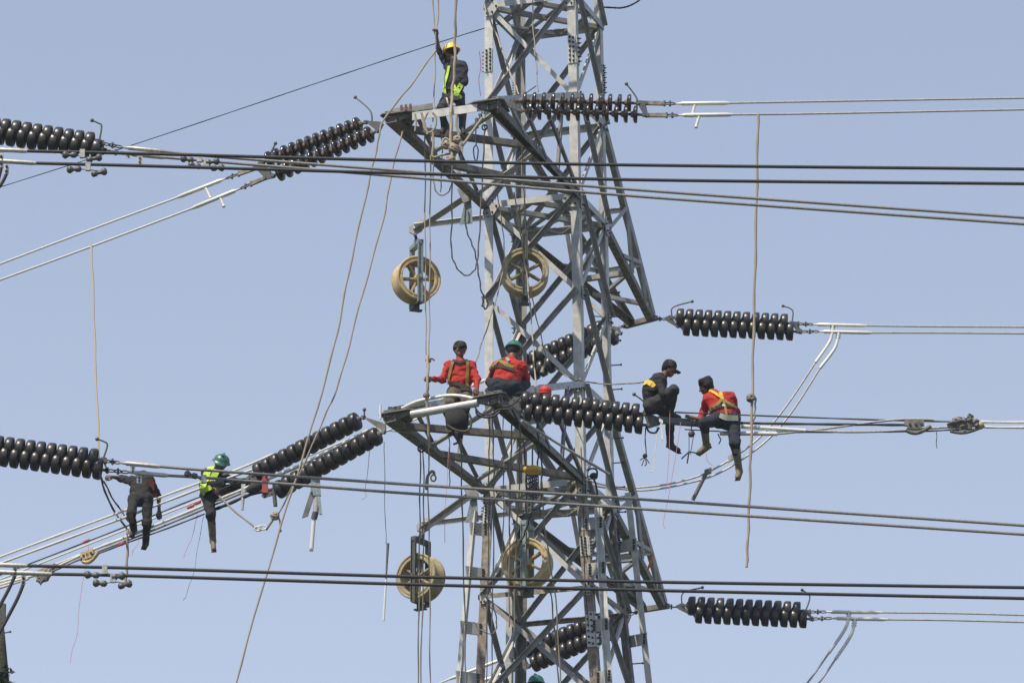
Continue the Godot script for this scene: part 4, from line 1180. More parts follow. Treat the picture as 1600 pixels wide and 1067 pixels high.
func build_ropes() -> void:
	var s: Shape
	rope("rope from the picture top to the yellow-helmeted worker's raised hand, left strand", trace([[672, -250, 61.6], [676, 0, 61.8], [681, 46, 61.75]]), 0.012)
	rope("rope from the picture top to the yellow-helmeted worker's raised hand, right strand", trace([[690, -250, 61.6], [685, 0, 61.8], [682, 46, 61.75]]), 0.012)
	rope("rope hanging from the raised hand straight down to the crossarm", trace([[681, 50, 61.75], [680, 90, 61.8], [678, 160, 61.7], [676, 190, 61.5]]), 0.011)
	rope("thick rope passing in front of the yellow-helmeted worker's back", trace([[714, -250, 61.0], [712, 0, 61.2], [711, 60, 61.3], [710, 110, 61.3], [706, 150, 61.3], [704, 200, 61.0], [706, 250, 60.9]]), 0.022)
	rope("long pale rope from the raised hand slanting down left past the crossarm tip", trace([[681, 78, 61.7], [640, 135, 61.4], [599, 188, 61.3], [590, 225, 61.3], [575, 290, 61.3], [545, 425, 61.3], [522, 540, 61.3], [480, 690, 61.3], [430, 850, 61.3], [368, 1067, 61.3], [340, 1180, 61.3]]), 0.015)
	rope("second pale slanting rope from the crossarm tip to the knot by the hoist", trace([[629, 205, 61.4], [612, 270, 61.4], [598, 345, 61.4], [562, 475, 61.4], [530, 595, 61.4], [505, 655, 61.5], [470, 735, 61.6], [433, 805, 62.0]]), 0.013)
	s = Shape.new()
	knot(s, P(429, 806, 62.0), 0.055, 3)
	s.tube(smooth(trace([[431, 800], [437, 815], [437, 828]], 62.0), 4), 0.014, 6)
	s.ball(P(437, 829, 62.0), 0.03, 8)
	lone("rope_knot", s, M.rope, "bulky rope knot below the sloping dark insulators", "knot")
	rope("rope from the knot down to the white shackle", trace([[429, 808], [415, 828]], 62.0), 0.018, "rope_grey", 2)
	rope("rope from the white shackle up to the hi-vis worker's waist", trace([[400, 826, 62.0], [360, 793, 62.4], [324, 757, 62.9]]), 0.015, "rope_grey", 4)
	s = Shape.new()
	for k in 2:
		var pts := []
		for j in 11:
			pts.append(P(403 + 7 * k + 6 * cos(TAU * j / 10), 826 - 2 * k + 3.5 * sin(TAU * j / 10), 62.0 - 0.03 * k))
		s.tube(pts, 0.013, 6)
	lone("white_shackle", s, M.white_plastic, "white shackle joining two ropes below the hi-vis worker", "shackle")
	# verticals left of the tower
	rope("vertical rope left of the upper left sheave's right rim", trace([[664, 205, 62.3], [664, 330, 62.2], [665, 480, 62.1], [666, 560, 62.0]]), 0.010)
	rope("vertical rope right of the upper left sheave", trace([[673, 195, 62.3], [672, 330, 62.2], [671, 480, 62.1], [670, 560, 62.0]]), 0.010)
	rope("doubled thick rope gripped by the capped man in red", trace([[668, 555, 61.7], [668, 590, 61.55], [667, 625, 61.6], [669, 660, 61.7], [671, 700, 61.8]]), 0.024)
	s = Shape.new()
	knot(s, P(669, 563, 61.8), 0.035, 5)
	s.tube(smooth(trace([[668, 562], [674, 560], [679, 563]], 61.8), 3), 0.018, 6)
	knot(s, P(666, 618, 61.6), 0.04, 2)
	lone("rope_knot", s, M.rope_grey, "pair of small knots on the rope held by the capped man", "knot")
	rope("left strand of ropes falling from the middle crossarm to the lower left sheave", trace([[657, 690, 62.0], [656, 780, 62.3], [655, 900, 62.5], [653, 1067, 62.8], [652, 1150, 63.0]]), 0.011, "rope_grey")
	rope("second strand of ropes falling from the middle crossarm past the lower left sheave", trace([[661, 690, 62.0], [662, 780, 62.3], [661, 900, 62.5], [657, 1067, 62.8], [656, 1150, 63.0]]), 0.010, "rope_grey")
	rope("third strand of ropes falling past the lower left sheave, with a hook", trace([[671, 680, 62.0], [669, 760, 62.3], [671, 900, 62.5], [672, 1067, 62.8], [672, 1150, 63.0]]), 0.010, "rope")
	s = Shape.new()
	var pts := []
	for j in 14:
		pts.append(P(658 + 5 * cos(TAU * j / 13), 701 + 5 * sin(TAU * j / 13), 62.0))
	s.tube(pts, 0.014, 6)
	lone("rope_ring", s, M.rope_dark, "rope ring under the left end of the middle crossarm", "ring")
	s = Shape.new()
	s.tube(smooth(trace([[666, 765], [667, 748], [672, 738], [677, 737], [678, 742]], 62.1), 4), 0.024, 7)
	pts = []
	for j in 12:
		pts.append(P(677 + 4 * cos(TAU * j / 11), 747 + 5 * sin(TAU * j / 11), 62.1))
	s.tube(pts, 0.013, 6)
	lone("hook", s, M.rope_grey, "wrapped hook with pale ring on the ropes above the lower sheave bracket", "hook")
	rope("rope hanging in a U from the crossarm to the leg, upper", trace([[677, 235, 61.4], [677, 280, 61.4], [682, 300, 61.4], [692, 305, 61.4], [703, 296, 61.4], [706, 275, 61.3], [706, 235, 61.2]]), 0.011, "rope_grey")
	rope("rope hanging in a long U beside the white leg, below the bracket", trace([[706, 240, 61.2], [706, 330, 62.0], [705, 390, 62.6], [712, 415, 62.8], [726, 430, 63.0], [740, 424, 63.2], [746, 405, 63.2], [750, 350, 63.0], [754, 270, 62.6], [757, 210, 62.0], [758, 196, 61.9]]), 0.012, "rope")
	rope("black cable dropping from the bracket lug and ending in a loop", trace([[727, 318, 65.4], [728, 355, 65.4], [736, 378, 65.3], [743, 398, 65.2], [748, 430, 65.1], [753, 458, 65.0], [760, 468, 65.0], [762, 476, 65.0], [758, 483, 65.0], [754, 474, 65.0], [756, 460, 65.0]]), 0.013, "rope_dark")
	rope("grey line from the leg down to the capped man's side", trace([[786, 425, 64.6], [770, 485, 63.8], [750, 545, 62.8], [742, 572, 62.2]]), 0.010, "rope_grey")
	# ropes at the inner sheaves
	rope("left rope down across the upper inner sheave to the squatting man", trace([[803, 300, 63.2], [812, 360, 63.6], [823, 430, 64.0], [830, 500, 63.4], [834, 560, 62.6], [838, 618, 61.6]]), 0.012, "rope")
	rope("middle rope down across the upper inner sheave", trace([[815, 225, 62.4], [818, 290, 63.0], [822, 370, 63.6], [825, 420, 64.0]]), 0.012, "rope")
	rope("rope from the upper inner sheave to the insulators behind the squatting man", trace([[823, 430, 64.0], [838, 495, 64.6], [850, 545, 65.2], [853, 560, 65.4], [848, 578, 65.4]]), 0.010, "rope")
	s = Shape.new()
	s.tube(trace([[849, 572], [847, 582]], 65.4), [0.02, 0.035], 8)
	lone("rope_end_weight", s, M.rope, "pale weighted rope end in front of the insulators behind the tower", "weight")
	rope("rope along the beam of upper front brace from the picture top", trace([[757, -20, 64.5], [762, 20, 64.4], [778, 60, 64.0], [796, 110, 63.0], [811, 148, 61.6]]), 0.013, "rope")
	rope("thin rope from the picture top to the upper crossarm plate", trace([[831, -40, 64], [833, 40, 63.6], [837, 90, 63.0], [841, 143, 61.9]]), 0.010, "rope_grey")
	rope("short slack line at the upper crossarm by the insulators", trace([[818, 148, 61.4], [838, 134, 61.4]]), 0.008, "cable_dark", 2)
	rope("safety lanyard from the tower leg to the capped man's yellow belt", trace([[868, 575, 65.0], [885, 587, 64.6], [903, 594, 63.8], [945, 600, 62.6], [985, 599, 61.5], [1006, 597, 61.1]]), 0.011, "rope_grey")
	rope("thick doubled rope hanging from the upper right wire, upper right", trace([[1185, 178, 61.0], [1183, 290, 61.0], [1180, 430, 61.0], [1177, 560, 61.0], [1175, 660, 60.9], [1172, 760, 60.9], [1169, 840, 60.9], [1167, 886, 60.9]]), 0.021, "rope", 6)
	rope("rope tail looped beside the knot on the long right rope", trace([[1176, 615, 60.9], [1181, 622, 60.9], [1180, 640, 60.9], [1179, 655, 60.9], [1174, 664, 60.9]]), 0.013, "rope_grey")
	s = Shape.new()
	knot(s, P(1174, 622, 60.9), 0.055, 4)
	lone("rope_knot", s, M.rope_grey, "knot on the long rope right of the red-shirted man", "knot")
	rope("pale rope hanging from the lower left bright wire to the near insulators", trace([[142, 384, 63.9], [145, 470, 63.0], [148, 560, 62.0], [153, 690, 60.5], [153, 718, 60.3]]), 0.017, "rope", 5)
	# cords
	rope("very thin dark line left of the lower ropes with a rod at its end", trace([[600, 690], [601, 770], [603, 850]], 62), 0.005, "rope_dark", 4, "cord ends", "cord", "cord")
	s = Shape.new()
	s.tube(trace([[606, 849], [603, 905]], 62), [0.022, 0.012], 8)
	var mr := lone("measuring_rod", s, M.hardware, "slim rod with dark grip hanging between the lower cables", "rod")
	s = Shape.new()
	s.tube(trace([[603, 905], [599, 970]], 62), 0.017, 8)
	put("white_tip", s, M.white_plastic, mr)
	rope("thin horizontal cord off the left end of the middle crossarm", trace([[604, 673], [640, 677]], 61.4), 0.005, "rope_dark", 2, "cord ends", "cord", "cord")
	for q in [["long faint pink cord hanging below the brass cable grip", [[138, 850], [134, 880], [129, 905], [122, 955], [120, 990], [112, 1015], [109, 1036]]], ["pink cord end under the bent worker's boot", [[216, 845], [214, 852], [207, 860], [206, 868]]], ["pink cord left of the hi-vis worker's boot", [[308, 800], [300, 838], [292, 855], [286, 872]]], ["grey cord hanging lowest left of the hi-vis worker's boot", [[318, 806], [310, 845], [303, 890], [291, 928], [286, 938]]]]:
		rope(q[0], trace(q[1], 63.3), 0.004, "cord_pink" if "pink" in q[0] else "rope_grey", 4, "cord ends", "cord", "cord")
	rope("pink cord under the sloping insulators near the hoist", trace([[577, 705, 62], [574, 740, 62], [570, 765, 62], [572, 776, 62], [565, 780, 62]]), 0.0045, "cord_pink", 4, "cord ends", "cord", "cord")
	rope("pink cord hanging right of the lower left sheave bracket", trace([[701, 700, 63], [698, 760, 63], [695, 800, 63], [695, 848, 63]]), 0.004, "cord_pink", 4, "cord ends", "cord", "cord")
	rope("violet cord along the upper white leg", trace([[749, 80, 65.5], [751, 105, 65.5], [748, 125, 65.5], [751, 150, 65.5]]), 0.007, "cord_violet", 5, "cord ends", "cord", "cord")
	rope("faint pink cord from the capped man's boot, left", trace([[1047, 640], [1046, 700], [1043, 745], [1040, 770]], 60.8), 0.004, "cord_pink", 4, "cord ends", "cord", "cord")
	rope("faint pink cord beside the capped man's boot, right", trace([[1064, 660], [1058, 700], [1046, 770], [1037, 815], [1040, 826]], 60.8), 0.0045, "cord_pink", 4, "cord ends", "cord", "cord")
	rope("pink cord under the red-shirted man's left boot", trace([[1104, 708], [1105, 718], [1110, 725], [1114, 727]], 60.7), 0.0045, "cord_pink", 3, "cord ends", "cord", "cord")
	rope("white cord hanging below the insulators' end", trace([[1027, 662], [1026, 690], [1023, 715], [1022, 735], [1015, 737]], 61), 0.006, "white_plastic", 4, "cord ends", "cord", "cord")
	rope("dark cord with tangled end below the insulators' end", trace([[1009, 668], [1009, 700], [1010, 722], [1008, 728]], 61), 0.009, "rope_dark", 4, "cord ends", "cord", "cord")
	s = Shape.new()
	knot(s, P(1008, 712, 61), 0.028, 6)
	for q in [[1000, 719], [1015, 724], [1003, 728]]:
		s.tube(trace([[1008, 714], q], 61), 0.008, 5)
	lone("rope_tangle", s, M.rope_dark, "tangle of dark cord below the insulators' end", "cord")
	s = Shape.new()
	s.tube(smooth(trace([[1009, 663], [1014, 674], [1024, 676], [1030, 668]], 61), 4), 0.016, 7)
	lone("cable_loop", s, M.cable_dark, "dark cable loop drooping under the end of the insulators", "cable")
	s = Shape.new()
	s.box(P(1033, 658, 60.9), P(1035, 688, 60.9), Vector3.RIGHT, Vector3.BACK, 0.013, 0.012)
	s.box(P(1030, 656, 60.9), P(1036, 660, 60.9), Vector3.UP, Vector3.BACK, 0.03, 0.02)
	lone("turnbuckle", s, M.aluminium, "pale turnbuckle hanging under the capped man's seat", "turnbuckle")
	var o := thing("small_pulley", "small round pulley with cords hanging between the two men on the line", "pulley", P(1080, 678, 60.9))
	s = Shape.new()
	s.lathe(P(1080, 679, 60.95), Vector3(0.2, 0, 1).normalized(), [[0, 0], [0, 0.045], [0.02, 0.05], [0.035, 0.036], [0.05, 0.05], [0.07, 0.045], [0.07, 0]], 16)
	put("wheel", s, M.frame_dark, o, P(1080, 678, 60.9))
	s = Shape.new()
	s.tube(trace([[1081, 662], [1080, 679]], 60.9), 0.009, 6)
	s.tube(trace([[1077, 682], [1077, 708]], 60.9), 0.006, 5)
	s.tube(trace([[1084, 682], [1079, 710]], 60.9), 0.006, 5)
	for q in [[1065, 717], [1074, 724], [1090, 708]]:
		s.tube(trace([[1077, 706], q], 60.9), 0.012, 5)
	put("cord", s, M.rope_dark, o, P(1080, 678, 60.9))
	rope("curled cord behind the red-shirted man's left boot", trace([[1122, 678], [1126, 686], [1124, 694]], 60.9), 0.009, "rope_dark", 4, "cord ends", "cord", "cord")
	rope("orange ribbon tied on the lower far crossarm", trace([[1019, 865, 69.5], [1017, 878, 69.6], [1012, 890, 69.7]]), 0.022, "cord_orange", 4, "cord ends", "ribbon", "ribbon")
	# small things left on the tower
	s = Shape.new()
	s.egg(P(852, 611, 61.6), Vector3(0.10, 0.085, 0.10), Basis.IDENTITY, 14)
	s.egg(P(850, 616, 61.6), Vector3(0.12, 0.03, 0.12), Basis.IDENTITY, 14)
	lone("red_bundle", s, M.red_plastic, "small red bundle beside the squatting man", "bundle")
	o = thing("chain_hoist", "yellow capped chain hoist hanging inside the tower below the middle crossarm", "hoist", P(832, 732, 64.2))
	s = Shape.new()
	s.lathe(P(832, 738, 63.6), Vector3.UP, [[0, 0], [0, 0.13], [0.07, 0.14], [0.10, 0.06], [0.12, 0]], 16)
	put("cover", s, M.yellow_paint, o, P(832, 732, 65.4))
	for k in 5:
		s = Shape.new()
		var x: float = 826 + 3 * k
		link_chain(s, P(x, 740, 65.4 + 0.04 * (k % 2)), P(x + 1, 800 - 6 * k, 65.4 + 0.04 * (k % 2)), 8)
		put("chain", s, M.hardware, o, P(832, 732, 65.4))
	s = Shape.new()
	s.tube(trace([[832, 690], [832, 734]], 65.4), 0.012, 6)
	put("sling", s, M.rope_dark, o, P(832, 732, 65.4))
	s = Shape.new()
	pts = []
	for k in 3:
		for j in 13:
			pts.append(P(893 + 7 * cos(TAU * j / 12) + k, 762 + 10 * sin(TAU * j / 12) + k, 65.3 - 0.02 * k))
	s.tube(pts, 0.012, 6)
	lone("rope_coil", s, M.rope, "coil of pale rope hung at the lower right tower node", "rope coil")
	s = Shape.new()
	s.tube(smooth(trace([[918, 735], [925, 732], [932, 734], [933, 742], [928, 748], [931, 756], [934, 775]], 65.0), 4), 0.016, 7)
	s.egg(P(928, 744, 65.05), Vector3(0.07, 0.06, 0.06), Basis.IDENTITY, 10)
	lone("cable_coil", s, M.cable_dark, "dark curled cable at the right front leg under the insulators", "cable coil")
	rope("pale bar slanting down right under the dark middle insulators", trace([[815, 657, 61.2], [870, 692, 62.4], [952, 741, 63.6]]), 0.022, "aluminium_dull", 2, "", "slanting_rod", "rod")
	for q in [[818, 690, 63.4, 822, 800, "rope_dark", "dark sling left of the yellow capped hoist"], [846, 688, 63.2, 843, 806, "rope_dark", "dark sling right of the yellow capped hoist"], [838, 655, 62.6, 840, 730, "rope_dark", "dark sling above the yellow capped hoist"],
			[786, 650, 62.2, 784, 905, "rope_grey", "grey line beside the leg under the squatting man, straight one"], [830, 800, 64.4, 812, 850, "rope_dark", "short dark line slanting to the lower right sheave top"],
			[700, 668, 62.0, 702, 760, "rope_grey", "grey line under the capped red-shirted man's boots"], [777, 300, 64.3, 790, 420, "rope_grey", "thin grey line left of the upper inner sheave"], [690, 205, 61.6, 688, 300, "rope_grey", "thin grey line under the upper crossarm's rope tangle"]]:
		rope(q[6], [P(q[0], q[1], q[2]), P((q[0] + q[3]) / 2.0 + 2, (q[1] + q[4]) / 2.0, q[2] + 0.2), P(q[3], q[4], q[2] + 0.4)], 0.013 if q[5] == "rope_dark" else 0.009, q[5], 8)
	s = Shape.new()
	for q in [[800, 640, 808, 660], [812, 652, 822, 640], [706, 676, 716, 690], [716, 680, 708, 694]]:
		s.tube(smooth(trace([[q[0], q[1]], [(q[0] + q[2]) / 2.0 + 3, (q[1] + q[3]) / 2.0 + 4], [q[2], q[3]]], 61.5), 4), 0.016, 6)
	stuff(lone("slack_cords", s, M.rope_dark, "slack dark cords dangling under the middle crossarm plates", "cord"))
	# ropes bundled on the upper crossarm
	o = thing("rope_bundle", "tangle of beige ropes tied round the upper crossarm tip beam", "rope bundle", P(670, 200, 61.2))
	var ro := P(670, 200, 61.2)
	for q in [[[[668, 176], [662, 190], [664, 203], [672, 207], [680, 198], [681, 184], [676, 176]], 0.017], [[[648, 178], [650, 190], [648, 205]], 0.014], [[[658, 176], [661, 186], [665, 200], [668, 210]], 0.02], [[[704, 176], [706, 195], [704, 215], [708, 236], [702, 256]], 0.022],
			[[[714, 178], [713, 195], [717, 212], [714, 232], [708, 250]], 0.02], [[[754, 184], [742, 200], [731, 216], [722, 228]], 0.022], [[[706, 222], [698, 232], [690, 226], [696, 216], [706, 224]], 0.02], [[[676, 206], [677, 225], [676, 245], [690, 242], [704, 240]], 0.02]]:
		s = Shape.new()
		s.tube(smooth(trace(q[0], 61.0), 5), q[1], 7)
		put("rope", s, M.rope, o, ro)
	s = Shape.new()
	for q in [[709, 232, 0.07], [704, 250, 0.06], [714, 218, 0.05], [697, 226, 0.05]]:
		knot(s, P(q[0], q[1], 60.95), q[2], int(q[0]))
	put("knot", s, M.rope, o, ro)
	s = Shape.new()
	for q in [[745, 185, 745, 200], [750, 178, 752, 188], [660, 206, 672, 212]]:
		s.tube(trace([[q[0], q[1]], [q[2], q[3]]], 61.1), 0.03, 7)
	put("shackle", s, M.hardware, o, ro)
	o = thing("drop_line", "dark line with loop hanging beside the white leg under the upper arm", "rope", P(744, 200, 61.6), "ropes hanging round the tower")
	s = Shape.new()
	s.tube(smooth(trace([[744, 196], [743, 215], [744, 225], [740, 232], [741, 246], [744, 252], [746, 246], [747, 234], [744, 226]], 61.6), 4), 0.010, 6)
	put("line", s, M.rope_dark, o, P(744, 200, 61.6))
	s = Shape.new()
	pts = []
	for j in 12:
		pts.append(P(757 + 4 * cos(TAU * j / 11), 199 + 4 * sin(TAU * j / 11), 61.9))
	s.tube(pts, 0.013, 6)
	put("ring", s, M.hardware, o, P(744, 200, 61.6))
	# bar with red bands lying on the upper arm, and the bent bar on the middle one
	o = thing("lifting_bar", "grey bar with red bands lying along the upper crossarm tip", "bar", P(640, 170, 61.9))
	s = Shape.new()
	s.box(P(609, 176, 62.0), P(676, 167, 62.0), Vector3.UP, Vector3.BACK, 0.045, 0.05)
	put("bar", s, M.galvanised_dull_and_shaded, o, P(640, 170, 61.9))
	for x in [627, 634, 641]:
		s = Shape.new()
		s.box(P(x - 2, 174 - (x - 609) * 0.13, 62.0), P(x + 2, 173 - (x - 609) * 0.13, 62.0), Vector3.UP, Vector3.BACK, 0.055, 0.06)
		put("red_band", s, M.maroon_plate, o, P(640, 170, 61.9))
	s = Shape.new()
	s.tube(smooth(trace([[628, 638, 61.9], [650, 628, 61.8], [675, 622, 61.7], [700, 618, 61.6], [722, 619, 61.5], [745, 624, 61.4]], 61), 4), 0.026, 9)
	lone("bent_tube", s, M.aluminium, "pale tube bowed along the top of the middle crossarm", "tube")
	o = thing("lifting_bar", "dark boxy bar lying at the left end of the middle crossarm", "bar", P(630, 640, 62.0))
	s = Shape.new()
	s.box(P(609, 641, 62.1), P(664, 631, 62.1), Vector3.UP, Vector3.BACK, 0.034, 0.04)
	s.box(P(609, 637, 62.1), P(609, 644, 62.1), Vector3.RIGHT, Vector3.BACK, 0.03, 0.055)
	put("bar", s, M.frame_dark, o, P(630, 640, 62.0))
	s = Shape.new()
	s.tube(trace([[594, 632], [594, 655]], 61.4), 0.018, 8)
	lone("upright_pin", s, M.white_plastic, "pale upright pin at the left tip of the middle crossarm", "pin")
	o = thing("tool_bucket", "dark canvas tool bucket hanging at the capped red-shirted man's shins", "bucket", P(714, 655, 61.3))
	s = Shape.new()
	s.lathe(P(714, 669, 61.3), Vector3.UP, [[0, 0], [0, 0.15], [0.02, 0.165], [0.24, 0.19], [0.24, 0.175], [0.03, 0.15], [0.03, 0]], 18)
	put("body", s, M.black_cloth, o, P(714, 655, 61.3))
	s = Shape.new()
	s.tube(smooth(trace([[732, 646], [736, 655], [735, 668], [727, 674], [712, 672], [698, 664]], 61.1), 4), 0.018, 7)
	put("strap", s, M.khaki_cloth, o, P(714, 655, 61.3))
	s = Shape.new()
	s.tube(trace([[697, 645], [703, 632]], 61.3), 0.01, 6)
	s.tube(trace([[731, 645], [726, 632]], 61.3), 0.01, 6)
	put("handle", s, M.rope_dark, o, P(714, 655, 61.3))
	# wires and ropes hanging in a loop under the right end plate
	s = Shape.new()
	s.tube(smooth(trace([[744, 640], [746, 648], [758, 652], [772, 650], [784, 640]], 61.0), 4), 0.018, 7)
	s.tube(smooth(trace([[742, 636], [750, 646], [765, 648], [780, 640], [796, 640]], 60.9), 4), 0.014, 7)
	for q in [[[790, 628], [806, 640], [812, 650]], [[786, 636], [800, 632], [812, 622], [822, 614]]]:
		s.tube(smooth(trace(q, 60.9), 4), 0.014, 7)
	lone("cable_loop", s, M.cable_dark, "dark cables looped under the squatting man's plate", "cable")
	for q in [[765, 650, 764, 760, "left"], [770, 648, 772, 770, "right"]]:
		rope("long grey line hanging from the squatting man's plate, %s of a close pair" % q[4], trace([[q[0], q[1], 61.3], [(q[0] + q[2]) / 2.0, 705, 62.0], [q[2], q[3], 62.8], [q[2] - 1, 850, 63.4], [q[2] - 4, 1067, 64.2]]), 0.010, "rope_grey")
	for q in [[800, 655, 797, 760, 796, 850, "beside the squatting man's insulators, left"], [812, 660, 812, 740, 806, 860, "beside the squatting man's insulators, right"], [846, 740, 852, 830, 868, 935, "from the chain hoist to the lower right sheave"], [720, 660, 722, 790, 726, 960, "straight below the capped man in red"], [860, 920, 866, 980, 874, 1080, "below the lower right sheave, past the insulators"]]:
		rope("grey rope hanging " + q[6], trace([[q[0], q[1], 62.0], [q[2], q[3], 63.6], [q[4], q[5], 64.4], [q[4] + (q[4] - q[2]) * 0.5, q[5] + 130, 64.6]]), 0.012, "rope" if q[0] > 840 else "rope_grey")
	rope("dark thin cable falling along the right front leg into the lower insulators", trace([[908, 700, 65.1], [912, 800, 65.0], [914, 900, 64.9], [920, 980, 64.9]]), 0.008, "cable_dark")
	rope("rope looping on the lower left leg reinforcement", trace([[762, 905, 64.8], [772, 950, 64.8], [776, 975, 64.8], [770, 990, 64.8], [752, 985, 64.8], [740, 972, 64.8]]), 0.010, "rope_grey")

func build_sheaves() -> void:
	sheave("yellow six-spoked sheave hanging from the upper bracket, clear of the tower", P(650, 438, 67.3), Vector3(0.34, 0, 0.94), arms.bracketA - Vector3.UP * 0.1, "sheave_yellow", "frame_blue_grey", 1.0, 0.1)
	sheave("worn ochre sheave hanging from the lower bracket, crossed by two dark cables", P(657, 903, 67.3), Vector3(-0.52, 0, 0.85), arms.bracketB - Vector3.UP * 0.1, "sheave_worn", "frame_dark", 1.0, 0.45)
	sheave("yellow sheave against the tower between the upper legs, ropes across it", P(820, 427, 65.0), Vector3(0.03, 0, 1), P(820, 342, 65.0), "sheave_worn", "frame_dark", 1.0, 0.52)
	sheave("bright yellow sheave against the lower tower legs above the rusty strut", P(824, 881, 65.0), Vector3(-0.28, 0, 0.96), P(824, 806, 65.0), "sheave_yellow", "frame_blue_grey", 1.0, 0.55)

# ---------------------------------------------------------------- people
var folds: FastNoiseLite

func capsule(p: Vector3, b: Array) -> float:
	var a: Vector3 = b[0]
	var ab: Vector3 = b[1] - a
	var t := clampf((p - a).dot(ab) / maxf(ab.length_squared(), 1e-9), 0.0, 1.0)
	return (p - a - ab * t).length() - lerpf(b[2], b[3], t)

func field_at(p: Vector3, bones: Array, k: float) -> float:
	var f := 1.0
	for b in bones:
		var d := capsule(p, b)
		var h := maxf(k - absf(f - d), 0.0) / k
		f = minf(f, d) - h * h * k * 0.25
	return f

func flesh(bones: Array, cell: float, k: float, crease := 0.0) -> Shape:     # surface nets round a smooth union of tapered capsules
	var lo := Vector3.INF
	var hi := -Vector3.INF
	for b in bones:
		var r := maxf(b[2], b[3]) + k + cell * 2.0
		lo = lo.min(b[0] - Vector3.ONE * r).min(b[1] - Vector3.ONE * r)
		hi = hi.max(b[0] + Vector3.ONE * r).max(b[1] + Vector3.ONE * r)
	var nx := int((hi.x - lo.x) / cell) + 2
	var ny := int((hi.y - lo.y) / cell) + 2
	var nz := int((hi.z - lo.z) / cell) + 2
	var f := PackedFloat32Array()
	f.resize(nx * ny * nz)
	f.fill(1.0)
	for b in bones:
		var r := maxf(b[2], b[3]) + k + cell * 1.5
		var a: Vector3 = b[0]
		var ab: Vector3 = b[1] - a
		var l2 := maxf(ab.length_squared(), 1e-9)
		var ra: float = b[2]
		var dr: float = b[3] - b[2]
		var b0 := a.min(b[1]) - Vector3.ONE * r - lo
		var b1 := a.max(b[1]) + Vector3.ONE * r - lo
		for z in range(maxi(0, int(b0.z / cell)), mini(nz, int(b1.z / cell) + 2)):
			for y in range(maxi(0, int(b0.y / cell)), mini(ny, int(b1.y / cell) + 2)):
				var at := (z * ny + y) * nx
				for x in range(maxi(0, int(b0.x / cell)), mini(nx, int(b1.x / cell) + 2)):
					var p := Vector3(lo.x + x * cell, lo.y + y * cell, lo.z + z * cell) - a
					var t := clampf(p.dot(ab) / l2, 0.0, 1.0)
					var d := (p - ab * t).length() - ra - dr * t
					var o := f[at + x]
					var h := maxf(k - absf(o - d), 0.0) / k
					f[at + x] = minf(o, d) - h * h * k * 0.25
	if crease > 0.0:
		for z in nz:
			for y in ny:
				var at := (z * ny + y) * nx
				for x in nx:
					if absf(f[at + x]) < cell * 2.5:
						f[at + x] += crease * folds.get_noise_3d(lo.x + x * cell, (lo.y + y * cell) * 1.6, lo.z + z * cell)
	var s := Shape.new()
	var vid := PackedInt32Array()
	vid.resize(nx * ny * nz)
	vid.fill(-1)
	var sx := 1
	var sy := nx
	var sz := nx * ny
	var near := cell * 2.0
	for z in nz - 1:
		for y in ny - 1:
			var at := (z * ny + y) * nx
			for x in nx - 1:
				var c := at + x
				if absf(f[c]) > near:
					continue
				var m := 0
				var q := [f[c], f[c + sx], f[c + sy], f[c + sx + sy], f[c + sz], f[c + sx + sz], f[c + sy + sz], f[c + sx + sy + sz]]
				for i in 8:
					if q[i] < 0.0:
						m |= 1 << i
				if m == 0 or m == 255:
					continue
				var sum := Vector3.ZERO
				var cnt := 0
				for e in [[0, 1], [2, 3], [4, 5], [6, 7], [0, 2], [1, 3], [4, 6], [5, 7], [0, 4], [1, 5], [2, 6], [3, 7]]:
					var v0: float = q[e[0]]
					var v1: float = q[e[1]]
					if (v0 < 0.0) != (v1 < 0.0):
						var t := v0 / (v0 - v1)
						var p0 := Vector3(e[0] & 1, (e[0] >> 1) & 1, e[0] >> 2)
						var p1 := Vector3(e[1] & 1, (e[1] >> 1) & 1, e[1] >> 2)
						sum += p0.lerp(p1, t)
						cnt += 1
				vid[c] = s.v.size()
				s.v.append(lo + (Vector3(x, y, z) + sum / cnt) * cell)
				s.n.append(Vector3(q[1] + q[3] + q[5] + q[7] - q[0] - q[2] - q[4] - q[6], q[2] + q[3] + q[6] + q[7] - q[0] - q[1] - q[4] - q[5], q[4] + q[5] + q[6] + q[7] - q[0] - q[1] - q[2] - q[3]).normalized())
	for z in range(1, nz - 1):
		for y in range(1, ny - 1):
			var at := (z * ny + y) * nx
			for x in range(1, nx - 1):
				var c := at + x
				if absf(f[c]) > near:
					continue
				var ins := f[c] < 0.0
				if ins != (f[c + sx] < 0.0):
					net(s, vid[c], vid[c - sy], vid[c - sy - sz], vid[c - sz])
				if ins != (f[c + sy] < 0.0):
					net(s, vid[c], vid[c - sx], vid[c - sx - sz], vid[c - sz])
				if ins != (f[c + sz] < 0.0):
					net(s, vid[c], vid[c - sx], vid[c - sx - sy], vid[c - sy])
	return s

func net(s: Shape, a: int, b: int, c: int, d: int) -> void:
	if a < 0 or b < 0 or c < 0 or d < 0:
		return
	s.tri(a, b, c)
	s.tri(a, c, d)

